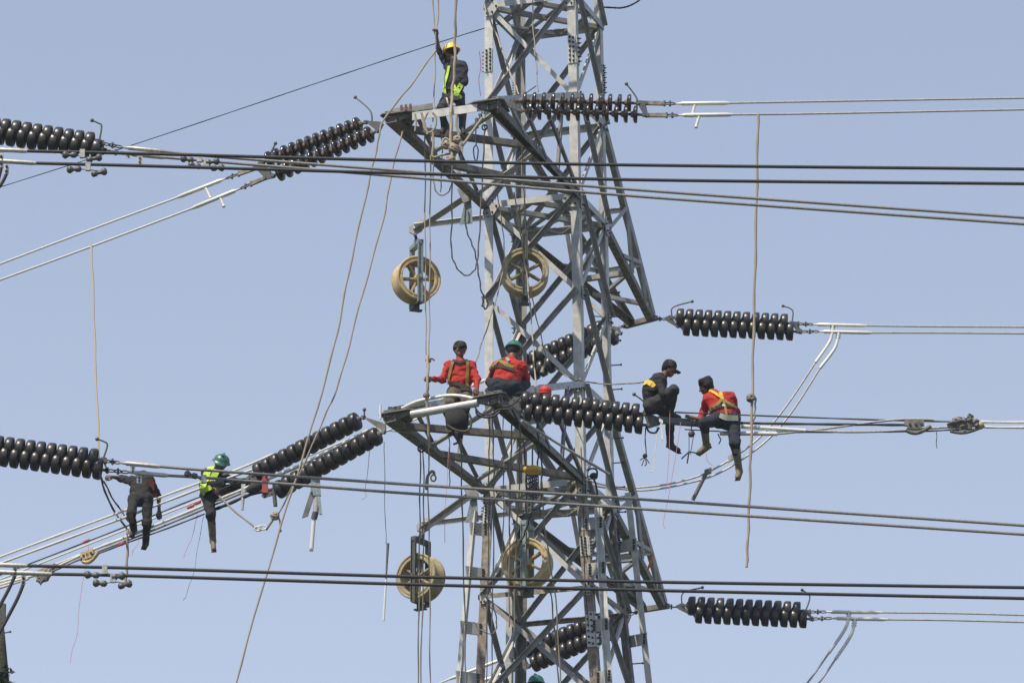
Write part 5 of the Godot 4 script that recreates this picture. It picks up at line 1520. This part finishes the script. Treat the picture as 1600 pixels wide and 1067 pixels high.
func hand_shape() -> Shape:      # wrist at the origin, fingers towards +Y, palm towards +Z, thumb at +X, closed as round a rope
	if shared.has("hand"):
		return shared.hand
	var b := []
	b.append([Vector3(0, -0.02, 0), Vector3(0, 0.015, 0), 0.027, 0.027])
	for k in 4:
		var x := 0.030 - 0.020 * k
		var ln: float = [0.040, 0.045, 0.042, 0.034][k]
		var root := Vector3(x, 0.085 - 0.004 * absf(k - 1.2), 0)
		b.append([Vector3(x * 0.6, 0.02, 0), root, 0.016, 0.0125])
		var a := root
		for j in 3:
			var ang: float = [0.55, 1.5, 2.4][j]
			var e: Vector3 = a + Vector3(-0.002 * k, cos(ang), sin(ang)) * ln * [1.0, 0.72, 0.55][j]
			b.append([a, e, 0.0102 - 0.0012 * j, 0.0094 - 0.0012 * j])
			a = e
	b.append([Vector3(0.022, 0.02, 0.006), Vector3(0.045, 0.05, 0.022), 0.015, 0.012])
	b.append([Vector3(0.045, 0.05, 0.022), Vector3(0.044, 0.078, 0.040), 0.0115, 0.0105])
	b.append([Vector3(0.044, 0.078, 0.040), Vector3(0.030, 0.092, 0.052), 0.0100, 0.0085])
	shared.hand = flesh(b, 0.0055, 0.008)
	return shared.hand

func head_shape() -> Shape:      # the middle of the head at the origin, face towards +Z
	if shared.has("head"):
		return shared.head
	var b := []
	b.append([Vector3(0, 0.032, -0.022), Vector3(0, 0.030, 0.012), 0.086, 0.082])
	b.append([Vector3(0, -0.02, 0.028), Vector3(0, -0.078, 0.052), 0.062, 0.034])
	for s in [-1, 1]:
		b.append([Vector3(0.045 * s, -0.035, 0.01), Vector3(0.02 * s, -0.082, 0.052), 0.034, 0.024])
		b.append([Vector3(0.034 * s, -0.012, 0.068), Vector3(0.046 * s, -0.016, 0.052), 0.022, 0.022])
		b.append([Vector3(0.018 * s, 0.028, 0.086), Vector3(0.045 * s, 0.028, 0.070), 0.012, 0.010])
		b.append([Vector3(0.079 * s, 0.018, -0.012), Vector3(0.077 * s, -0.022, -0.004), 0.016, 0.010])
	b.append([Vector3(0, 0.020, 0.092), Vector3(0, -0.020, 0.112), 0.009, 0.014])
	b.append([Vector3(-0.012, -0.024, 0.100), Vector3(0.012, -0.024, 0.100), 0.010, 0.010])
	b.append([Vector3(-0.020, -0.052, 0.088), Vector3(0.020, -0.052, 0.088), 0.008, 0.008])
	b.append([Vector3(-0.016, -0.063, 0.086), Vector3(0.016, -0.063, 0.086), 0.008, 0.008])
	b.append([Vector3(0, -0.05, -0.02), Vector3(0, -0.12, -0.03), 0.058, 0.056])
	shared.head = flesh(b, 0.0075, 0.016)
	return shared.head

func reach(from: Vector3, x: float, y: float, ln: float, sgn: float) -> Vector3:     # the joint seen at x, y that lies ln from the last one, behind it (+1) or in front (-1)
	var d := sight(x, y)
	var m := (from - EYE).dot(d)
	var c := EYE + d * m
	var h2 := ln * ln - c.distance_squared_to(from)
	if h2 <= 0.0:
		return c
	return c + d * sqrt(h2) * sgn

func drape(bones: Array, k: float, px: float, py: float, off := 0.017) -> Array:     # where the line of sight meets the cloth: [place, normal]
	var d := sight(px, py)
	var mid := Vector3.ZERO
	for b in bones:
		mid += (b[0] + b[1]) * 0.5 / bones.size()
	var t := (mid - EYE).dot(d) - 0.9
	var p := EYE + d * t
	for i in 60:
		p = EYE + d * t
		var f := field_at(p, bones, k)
		if f < 0.002 or t > 200.0:
			break
		t += clampf(f, 0.002, 0.12)
	if field_at(p, bones, k) > 0.03:
		return []
	var e := 0.01
	var n := Vector3(field_at(p + Vector3(e, 0, 0), bones, k) - field_at(p - Vector3(e, 0, 0), bones, k), field_at(p + Vector3(0, e, 0), bones, k) - field_at(p - Vector3(0, e, 0), bones, k), field_at(p + Vector3(0, 0, e), bones, k) - field_at(p - Vector3(0, 0, e), bones, k))
	n = n.normalized() if n.length() > 1e-6 else -d
	return [p + n * off, n]

func sag_strap(bones: Array, pix: Array, wd: float, s: Shape) -> void:
	var pts := []
	var nr := []
	for i in pix.size() - 1:
		var a := Vector2(pix[i][0], pix[i][1])
		var b := Vector2(pix[i + 1][0], pix[i + 1][1])
		var m := maxi(1, int(a.distance_to(b) / 4.0))
		for j in m + (1 if i == pix.size() - 2 else 0):
			var q := a.lerp(b, float(j) / m)
			var h := drape(bones, 0.05, q.x, q.y)
			if h.is_empty():
				continue
			if pts and h[0].distance_to(pts[-1]) > 0.16:
				continue
			pts.append(h[0])
			nr.append(h[1])
	if pts.size() > 1:
		s.ribbon(pts, nr, wd, 0.004)

func frame(y: Vector3, z: Vector3) -> Basis:
	var a := y.normalized()
	var x := a.cross(z).normalized()
	return Basis(x, a, x.cross(a))

func worker(label: String, d: Dictionary) -> Node3D:
	var g: float = d.g
	var at := func(k: String) -> Vector3: return P(d[k][0], d[k][1], g + (d[k][2] if d[k].size() > 2 else 0.0))
	var sl: Vector3 = at.call("sl")
	var sr: Vector3 = at.call("sr")
	var hl: Vector3 = at.call("hl")
	var hr: Vector3 = at.call("hr")
	var neck: Vector3 = at.call("neck")
	var head: Vector3 = at.call("head")
	var pel := (hl + hr) / 2
	var chest := (sl + sr) / 2
	var o := thing("person", label, "person", pel, "workers on the tower and its lines")
	var arm := []
	var leg := []
	for q in [[sl, "el", "wl"], [sr, "er", "wr"]]:
		var e: Vector3 = reach(q[0], d[q[1]][0], d[q[1]][1], 0.285, d[q[1]][2])
		arm.append([q[0], e, reach(e, d[q[2]][0], d[q[2]][1], 0.25, d[q[2]][2])])
	for q in [[hl, "kl", "al", "tl"], [hr, "kr", "ar", "tr"]]:
		var k: Vector3 = reach(q[0], d[q[1]][0], d[q[1]][1], 0.42, d[q[1]][2])
		var a: Vector3 = reach(k, d[q[2]][0], d[q[2]][1], 0.40, d[q[2]][2])
		leg.append([q[0], k, a, reach(a, d[q[3]][0], d[q[3]][1], 0.17, d[q[3]][2])])
	# cloth and body as tapered bones
	var torso := []
	var bk: float = d.get("bulk", 1.06)
	var waist: Vector3 = at.call("waist") if d.has("waist") else pel.lerp(chest, 0.45)
	torso.append([pel.lerp(waist, -d.get("hem", 0.0)), waist, 0.121, 0.112])
	torso.append([waist, pel.lerp(chest, 0.9), 0.112, 0.120])
	for q in [[hl, sl], [hr, sr]]:
		var w2: Vector3 = waist + ((q[0] as Vector3).lerp(q[1], 0.5) - pel.lerp(chest, 0.5)) * 0.55
		torso.append([pel.lerp(q[0], 0.55).lerp(w2, 0.2), w2, 0.100, 0.100])
		torso.append([w2, chest.lerp(q[1], 0.55).lerp(waist, 0.15), 0.100, 0.108])
	torso.append([sl.lerp(chest, 0.1), sr.lerp(chest, 0.1), 0.070, 0.070])
	torso.append([chest.lerp(neck, 0.2), neck, 0.075, 0.055])
	var bare := []
	for b in torso:
		b[2] *= bk
		b[3] *= bk
	for b in torso:
		bare.append([b[0], b[1], b[2] - 0.016, b[3] - 0.016])
	bare.append([neck.lerp(chest, 0.3), neck.lerp(head, 0.5), 0.052, 0.050])
	bare.append([hl, hr, 0.10, 0.10])
	var shirt := torso.duplicate()
	for a in arm:
		bare.append([a[0], a[1], 0.048, 0.040])
		bare.append([a[1], a[2], 0.040, 0.026])
		shirt.append([a[0], a[1], 0.066, 0.054])
		if d.get("sleeves", "long") == "long":
			shirt.append([a[1], a[1].lerp(a[2], 0.9), 0.052, 0.038])
	var trousers := [[hl.lerp(pel, 0.2), hr.lerp(pel, 0.2), 0.118, 0.118], [pel, pel.lerp(chest, 0.06), 0.118, 0.112]]
	for l in leg:
		bare.append([l[0], l[1], 0.075, 0.052])
		bare.append([l[1], l[2], 0.050, 0.036])
		trousers.append([l[0], l[1], 0.098, 0.070])
		trousers.append([l[1], l[1].lerp(l[2], 0.93 if not d.get("tall_boots", false) else 0.4), 0.070, 0.054])
	for b in shirt.slice(torso.size()) + trousers:
		b[2] *= bk
		b[3] *= bk
	var body := flesh(bare, 0.022, 0.03)
	var look: Vector3 = (d.look as Vector3).normalized()
	var up: Vector3 = d.get("crown", (head - neck).normalized() + Vector3.UP * 0.8)
	var hb := frame(up, look)
	hb = Basis(hb.x, hb.y, hb.z)
	body.add(head_shape(), Transform3D(hb, head))
	for i in 2:
		var a: Array = arm[i]
		var y: Vector3 = (a[2] - a[1]).normalized()
		var palm: Vector3 = d.get("palm", Vector3(0, -0.3, -1))
		if absf(y.dot(palm.normalized())) > 0.9:
			palm = Vector3(0.9, 0.2, 0.4)
		var hnd := frame(y, palm)
		if i == 1:
			hnd.x = -hnd.x
		body.add(hand_shape(), Transform3D(hnd, a[2]))
	put("body", body, M.skin, o, pel)
	put("shirt", flesh(shirt, 0.019, 0.05, 0.022), M[d.shirt], o, pel)
	put("trousers", flesh(trousers, 0.019, 0.04, 0.020), M[d.trousers], o, pel)
	for l in leg:
		var top: float = 0.2 if d.get("tall_boots", false) else 0.78
		var sole: Vector3 = (l[2] - l[1]).normalized() * 0.05
		var b := [[l[1].lerp(l[2], top), l[2] + sole * 0.3, 0.066 if top < 0.5 else 0.058, 0.052], [l[2] + sole * 0.7, l[3] + sole * 0.9, 0.046, 0.038], [l[2] + sole * 0.9 - (l[3] - l[2]) * 0.25, l[2] + sole * 0.9, 0.042, 0.042]]
		var bt := put("boot", flesh(b, 0.016, 0.025, 0.004), M[d.boots], o, pel)
		var s := Shape.new()
		var f: Vector3 = (l[3] - l[2]).normalized()
		s.box(l[2] - f * 0.07 + sole * 1.65, l[3] + f * 0.03 + sole * 1.55, f.cross(sole).normalized(), sole.normalized(), 0.040, 0.010)
		put("sole", s, M.boot_sole if d.get("tall_boots", false) else M.boot_dark, bt, Vector3.ZERO)
	# eyes
	var ey := Shape.new()
	for s in [-1, 1]:
		ey.ball(head + hb * Vector3(0.033 * s, 0.010, 0.078), 0.012, 8)
	put("eyes", ey, M.eye_white, o, pel)
	ey = Shape.new()
	for s in [-1, 1]:
		ey.ball(head + hb * Vector3(0.033 * s, 0.010, 0.086), 0.0065, 8)
	put("pupils", ey, M.hair, o, pel)
	# hair and what covers it
	var hair := []
	for q in [[0, 0.055, -0.03, 0.094], [0.035, 0.03, -0.035, 0.070], [-0.035, 0.03, -0.035, 0.070], [0, -0.02, -0.055, 0.060], [0.03, 0.075, 0.02, 0.062], [-0.03, 0.075, 0.02, 0.062]]:
		var c := head + hb * Vector3(q[0], q[1], q[2])
		hair.append([c, c + hb * Vector3(0, 0.004, 0), q[3], q[3]])
	if d.get("bushy", false):
		hair.append([head + hb * Vector3(0.06, 0.02, -0.03), head + hb * Vector3(-0.06, 0.02, -0.03), 0.060, 0.060])
		hair.append([head + hb * Vector3(0.06, -0.03, -0.05), head + hb * Vector3(-0.06, -0.03, -0.05), 0.045, 0.045])
		hair.append([head + hb * Vector3(0.05, 0.08, 0.03), head + hb * Vector3(-0.05, 0.085, 0.03), 0.055, 0.055])
		hair.append([head + hb * Vector3(0, 0.09, -0.05), head + hb * Vector3(0, 0.10, 0.03), 0.062, 0.058])
	put("hair", flesh(hair, 0.012, 0.03, 0.02 if d.get("bushy", false) else 0.006), M.hair, o, pel)
	var xf := Transform3D(hb, head)
	if d.has("helmet"):
		var s := Shape.new()
		s.lathe(Vector3(0, 0.030, -0.008), Vector3.UP, [[0.0, 0.136], [0.012, 0.134], [0.016, 0.118], [0.05, 0.114], [0.08, 0.100], [0.105, 0.076], [0.120, 0.045], [0.126, 0.0]], 26)
		s.lathe(Vector3(0, 0.028, -0.008), Vector3.UP, [[0.002, 0.0], [0.0, 0.10], [0.002, 0.136]], 26)
		var hm := place("helmet", s.mesh(), M[d.helmet], o, Transform3D(hb * 1.08, head - pel))
		s = Shape.new()
		s.plate([Vector3(-0.075, 0.034, 0.10), Vector3(0.075, 0.034, 0.10), Vector3(0.055, 0.026, 0.155), Vector3(0, 0.024, 0.170), Vector3(-0.055, 0.026, 0.155)], Vector3(0, 1, 0.1).normalized(), 0.008)
		s.box(Vector3(0, 0.152, -0.085), Vector3(0, 0.152, 0.075), Vector3.RIGHT, Vector3.UP, 0.014, 0.010)
		place("peak", s.mesh(), M[d.helmet], hm)
	if d.get("cap", false):
		var s := Shape.new()
		s.lathe(Vector3(0, 0.035, -0.012), Vector3.UP, [[-0.012, 0.106], [0.0, 0.108], [0.04, 0.106], [0.07, 0.094], [0.095, 0.068], [0.108, 0.03], [0.112, 0.0]], 24)
		s.ball(Vector3(0, 0.148, -0.012), 0.010, 8)
		var cp := place("cap", s.mesh(), M.cap_dark, o, Transform3D(hb, head - pel))
		s = Shape.new()
		for k in 6:
			var a0 := -0.62 + 1.24 * k / 6.0
			var a1 := -0.62 + 1.24 * (k + 1) / 6.0
			var rr := func(a: float) -> float: return 0.185 - 0.05 * a * a
			s.plate([Vector3(sin(a0) * 0.10, 0.035 - 0.02 * a0 * a0, cos(a0) * 0.09), Vector3(sin(a1) * 0.10, 0.035 - 0.02 * a1 * a1, cos(a1) * 0.09), Vector3(sin(a1) * rr.call(a1) * 0.72, 0.018 - 0.05 * a1 * a1, cos(a1) * rr.call(a1)), Vector3(sin(a0) * rr.call(a0) * 0.72, 0.018 - 0.05 * a0 * a0, cos(a0) * rr.call(a0))], Vector3(0, 1, 0.1).normalized(), 0.008)
		place("visor", s.mesh(), M.cap_dark, cp)
	for q in d.get("straps", []):
		var s := Shape.new()
		sag_strap(shirt + trousers.slice(0, 2), q[1], q[2], s)
		if s.v.size():
			put("harness_strap", s, M[q[0]], o, pel)
	for q in d.get("patches", []):           # cloth panels of another colour: [name, material, pixel outline middle line, width]
		var s := Shape.new()
		sag_strap(shirt + trousers, q[2], q[3], s)
		if s.v.size():
			put(q[0], s, M[q[1]], o, pel)
	return o

func make_folds() -> void:
	folds = FastNoiseLite.new()
	folds.seed = 5
	folds.noise_type = FastNoiseLite.TYPE_SIMPLEX_SMOOTH
	folds.frequency = 6.0
	folds.fractal_octaves = 3

func place_people() -> void:
	worker("worker in yellow helmet and lime harness standing on the upper crossarm, arm raised", {
		"g": 62.0, "head": [705, 83, 0.05], "neck": [710, 96, 0.02], "sl": [699, 102, 0.16], "sr": [724, 103, -0.08], "hl": [701, 148, 0.06], "hr": [716, 149, -0.04], "bulk": 0.95, "sleeves": "short",
		"el": [685, 78, 1.0], "wl": [682, 55, -1.0], "er": [727, 129, -1.0], "wr": [712, 143, 1.0], "kl": [690, 168, -1.0], "al": [694, 196, 1.0], "tl": [690, 203, -1.0], "kr": [721, 170, 1.0], "ar": [722, 196, -1.0], "tr": [724, 205, -1.0],
		"look": Vector3(-0.6, 0.25, -0.6), "shirt": "navy_cloth", "trousers": "charcoal_cloth", "boots": "boot_dark", "helmet": "helmet_yellow", "palm": Vector3(-0.4, 0.0, 0.9),
		"straps": [["hivis", [[702, 104], [700, 115], [697, 127], [695, 138]], 0.07], ["hivis", [[720, 132], [716, 140], [712, 148], [703, 155]], 0.08], ["hivis", [[695, 141], [698, 150], [705, 155]], 0.06], ["hivis", [[709, 134], [713, 146], [720, 152]], 0.05], ["strap_dark", [[696, 138], [706, 139], [722, 138]], 0.04]],
		"patches": [["pouch", "pouch_grey", [[704, 152], [716, 152]], 0.07], ["leg_strap", "strap_yellow", [[702, 158], [703, 170], [703, 190]], 0.06], ["leg_strap", "white_plastic", [[697, 154], [699, 166], [701, 174]], 0.025]]})
	worker("worker in red and dark cap facing the viewer, gripping a rope", {
		"g": 61.9, "head": [719, 547], "neck": [719, 562], "sl": [701, 571], "sr": [737, 571], "hl": [709, 613], "hr": [727, 613], "bulk": 1.0, "hem": 0.3,
		"el": [691, 593, -1.0], "wl": [675, 592, -1.0], "er": [745, 594, -1.0], "wr": [745, 607, -1.0], "kl": [703, 630, -1.0], "al": [707, 664, 1.0], "tl": [703, 672, -1.0], "kr": [728, 632, -1.0], "ar": [722, 667, 1.0], "tr": [720, 676, -1.0],
		"look": Vector3(0.25, -0.38, 1.0), "shirt": "red_cloth", "trousers": "khaki_cloth", "boots": "boot_dark", "cap": true, "palm": Vector3(-0.3, 0.1, -1.0),
		"straps": [["strap_khaki", [[708, 566], [705, 575], [702, 590], [702, 600]], 0.045], ["strap_khaki", [[730, 566], [730, 576], [729, 592], [729, 604]], 0.045], ["strap_dark", [[702, 598], [712, 600], [724, 604], [732, 604]], 0.055], ["strap_dark", [[708, 564], [719, 567], [730, 564]], 0.05]],
		"patches": [["pouch", "khaki_cloth", [[698, 604], [698, 612]], 0.07], ["tool_belt", "strap_dark", [[719, 608], [735, 610]], 0.06]]})
	worker("worker in red and green helmet squatting with his back turned", {
		"g": 61.3, "head": [803, 549, 0.16], "neck": [798, 561, 0.08], "sl": [776, 574, 0.06], "sr": [816, 574, 0.02], "hl": [780, 603, -0.04], "hr": [800, 604, -0.04], "hem": -0.25, "bulk": 1.26,
		"el": [769, 593, 1.0], "wl": [788, 600, 1.0], "er": [821, 592, 1.0], "wr": [808, 600, 1.0], "kl": [768, 597, 1.0], "al": [778, 612, -1.0], "tl": [776, 615, 1.0], "kr": [819, 600, 1.0], "ar": [811, 613, -1.0], "tr": [816, 616, 1.0],
		"look": Vector3(0.35, -0.5, -0.8), "shirt": "red_cloth", "trousers": "denim", "boots": "boot_dark", "helmet": "helmet_green", "palm": Vector3(0, -1, 0.2),
		"straps": [["strap_khaki", [[794, 560], [783, 562], [770, 572], [766, 577]], 0.045], ["strap_khaki", [[776, 558], [782, 565], [790, 570], [802, 574]], 0.05], ["strap_dark", [[764, 576], [775, 573], [790, 575], [804, 580]], 0.05], ["strap_yellow", [[777, 559], [783, 562]], 0.06], ["pouch_grey", [[778, 564], [773, 574]], 0.025], ["strap_dark", [[773, 574], [766, 590], [764, 600]], 0.022]],
		"patches": [["chest_print", "pouch_grey", [[792, 561], [795, 565]], 0.05], ["chest_print", "pouch_grey", [[786, 567], [794, 568]], 0.022]]})
	worker("worker in dark clothes and cap sitting on the line, one knee up", {
		"g": 61.0, "head": [1046, 577, 0.0], "neck": [1036, 589, 0.0], "sl": [1032, 594, 0.15], "sr": [1028, 595, -0.15], "hl": [1020, 632, 0.09], "hr": [1019, 634, -0.10], "waist": [1018, 609], "bulk": 1.1,
		"el": [1038, 616, 1.0], "wl": [1046, 630, 1.0], "er": [1037, 617, -1.0], "wr": [1044, 632, 1.0], "kl": [1046, 648, 1.0], "al": [1048, 692, 1.0], "tl": [1060, 699, -1.0], "kr": [1053, 609, -1.0], "ar": [1047, 643, 1.0], "tr": [1062, 649, -1.0],
		"look": Vector3(0.9, -0.42, 0.12), "crown": Vector3(0.45, 1, 0), "shirt": "black_cloth", "trousers": "charcoal_cloth", "boots": "boot_dark", "cap": true, "palm": Vector3(0.3, -1, 0.1),
		"straps": [["strap_yellow", [[1008, 600], [1013, 598], [1018, 600], [1022, 604]], 0.085]], "patches": [["belt", "strap_dark", [[1012, 606], [1019, 608], [1028, 606]], 0.05]]})
	worker("bareheaded worker in red with yellow harness bending over the line", {
		"g": 60.9, "head": [1104, 605, 0.22], "neck": [1114, 613, 0.16], "sl": [1106, 624, 0.10], "sr": [1143, 622, 0.12], "hl": [1123, 655, 0.0], "hr": [1146, 657, 0.02], "bulk": 1.13, "hem": -0.1,
		"el": [1100, 643, 1.0], "wl": [1094, 656, -1.0], "er": [1150, 645, 1.0], "wr": [1128, 654, 1.0], "kl": [1100, 661, -1.0], "al": [1104, 694, 1.0], "tl": [1092, 703, -1.0], "kr": [1149, 692, -1.0], "ar": [1155, 732, 1.0], "tr": [1152, 741, -1.0],
		"look": Vector3(-0.75, -0.55, -0.25), "crown": Vector3(-0.35, 1, 0.1), "shirt": "red_cloth", "trousers": "denim", "boots": "boot_olive", "tall_boots": true, "bushy": true, "palm": Vector3(0, -1, 0.2),
		"straps": [["strap_yellow", [[1110, 611], [1117, 615], [1127, 621], [1130, 624]], 0.045], ["strap_yellow", [[1124, 606], [1126, 614], [1129, 624]], 0.05], ["strap_khaki", [[1129, 624], [1121, 633], [1112, 640]], 0.05], ["strap_khaki", [[1130, 625], [1140, 632], [1150, 637]], 0.05], ["strap_dark", [[1111, 641], [1122, 636], [1135, 634], [1150, 637]], 0.05], ["strap_khaki", [[1130, 624], [1134, 640], [1136, 652]], 0.035]],
		"patches": [["waist_pouch", "pouch_grey", [[1125, 650], [1136, 653], [1152, 654]], 0.085], ["buckle", "galvanised_new", [[1129, 634], [1140, 634]], 0.035]]})
	worker("worker in black vest with orange sleeve bent away, straddling the sloping cables", {
		"g": 63.5, "head": [222, 748, 0.30], "neck": [221, 748, 0.18], "sl": [206, 752, 0.12], "sr": [235, 753, 0.12], "hl": [209, 779, 0.0], "hr": [229, 780, 0.0], "bulk": 0.98,
		"el": [186, 747, 1.0], "wl": [173, 745, -1.0], "er": [247, 776, 1.0], "wr": [248, 798, -1.0], "kl": [204, 803, -1.0], "al": [208, 826, 1.0], "tl": [204, 834, -1.0], "kr": [229, 818, -1.0], "ar": [227, 847, 1.0], "tr": [224, 852, -1.0],
		"look": Vector3(-0.2, -0.8, -0.6), "crown": Vector3(0, 0.5, -1), "shirt": "black_cloth", "trousers": "black_cloth", "boots": "boot_dark", "sleeves": "short", "palm": Vector3(0, -0.6, -0.8),
		"patches": [["orange_panel", "orange_cloth", [[233, 752], [236, 760], [239, 769], [241, 775]], 0.13], ["knee_patch", "boot_olive", [[203, 803], [205, 815]], 0.07]]})
	worker("worker in hi-vis vest and green helmet with one leg dangling from the cables", {
		"g": 63.0, "head": [344, 726, -0.05], "neck": [337, 736, 0.0], "sl": [321, 741, 0.02], "sr": [348, 743, 0.0], "hl": [323, 772, 0.0], "hr": [339, 771, 0.0],
		"el": [317, 759, -1.0], "wl": [333, 764, -1.0], "er": [366, 753, -1.0], "wr": [384, 750, 1.0], "kl": [329, 804, -1.0], "al": [332, 843, 1.0], "tl": [333, 853, -1.0], "kr": [375, 760, 1.0], "ar": [400, 752, 1.0], "tr": [412, 756, 1.0],
		"look": Vector3(-0.1, -0.5, 0.85), "crown": Vector3(0.28, 0.8, 0.45), "shirt": "black_cloth", "trousers": "black_cloth", "boots": "boot_olive", "tall_boots": true, "helmet": "helmet_green", "palm": Vector3(0.3, -0.6, 0.5),
		"straps": [["hivis", [[330, 731], [323, 741], [318, 755], [316, 770]], 0.11], ["hivis", [[338, 736], [332, 748], [326, 764]], 0.10], ["strap_yellow", [[318, 748], [330, 750], [338, 748]], 0.06], ["hivis", [[314, 764], [322, 764], [330, 762]], 0.08]]})
	worker("worker below the picture of whom only a bright green helmet shows", {
		"g": 64.9, "head": [838, 1071], "neck": [838, 1084], "sl": [821, 1093], "sr": [856, 1093], "hl": [830, 1140], "hr": [847, 1140],
		"el": [815, 1120, -1.0], "wl": [822, 1142, -1.0], "er": [862, 1120, -1.0], "wr": [856, 1142, -1.0], "kl": [828, 1180, -1.0], "al": [828, 1219, 1.0], "tl": [827, 1226, -1.0], "kr": [849, 1180, -1.0], "ar": [849, 1219, 1.0], "tr": [850, 1226, -1.0],
		"look": Vector3(0.3, -0.1, -1.0), "shirt": "navy_cloth", "trousers": "denim", "boots": "boot_dark", "helmet": "helmet_green"})

# ---------------------------------------------------------------- the scene
func _ready() -> void:
	var cam := Camera3D.new()
	cam.name = "camera"
	add_child(cam)
	cam.position = EYE
	cam.rotation_degrees = Vector3(PITCH, 0, 0)
	cam.fov = rad_to_deg(2.0 * atan(533.5 / FOCAL))
	cam.near = 0.5
	cam.far = 4000.0
	cam.current = true
	var sky := ProceduralSkyMaterial.new()
	sky.sky_top_color = Color(0.238, 0.305, 0.441).linear_to_srgb()
	sky.sky_horizon_color = Color(0.70, 0.792, 0.986).linear_to_srgb()
	sky.sky_curve = 0.15
	sky.ground_bottom_color = Color(0.10, 0.10, 0.06).linear_to_srgb()
	sky.ground_horizon_color = Color(0.45, 0.48, 0.48).linear_to_srgb()
	sky.energy_multiplier = 1.25
	sky.sun_angle_max = 8.0
	var we := WorldEnvironment.new()
	we.name = "environment"
	var env := Environment.new()
	env.background_mode = Environment.BG_SKY
	env.sky = Sky.new()
	env.sky.sky_material = sky
	env.tonemap_mode = Environment.TONE_MAPPER_LINEAR
	env.tonemap_exposure = 1.0
	env.fog_enabled = true
	env.fog_density = 0.0004
	env.fog_light_color = Color(0.55, 0.62, 0.74).linear_to_srgb()
	env.sdfgi_enabled = true
	env.ssao_enabled = true
	env.ssil_enabled = true
	we.environment = env
	add_child(we)
	var sun := DirectionalLight3D.new()
	sun.name = "sun"
	sun.light_color = Color(1.0, 0.95, 0.86)
	sun.light_energy = 1.6
	sun.light_angular_distance = 0.5
	sun.shadow_enabled = true
	add_child(sun)
	sun.look_at_from_position(Vector3(-0.36, 0.86, 0.42) * 100.0, Vector3.ZERO)
	make_materials()
	make_folds()
	var gm := PlaneMesh.new()
	gm.size = Vector2(6000, 6000)
	var ground := place("ground", gm, M.field, self)
	ground.set_meta("kind", "structure")
	ground.set_meta("label", "grassy field under the tower and the lines")
	build_tower()
	build_strings()
	build_near_lines()
	build_worksite()
	build_sheaves()
	place_people()
	build_ropes()
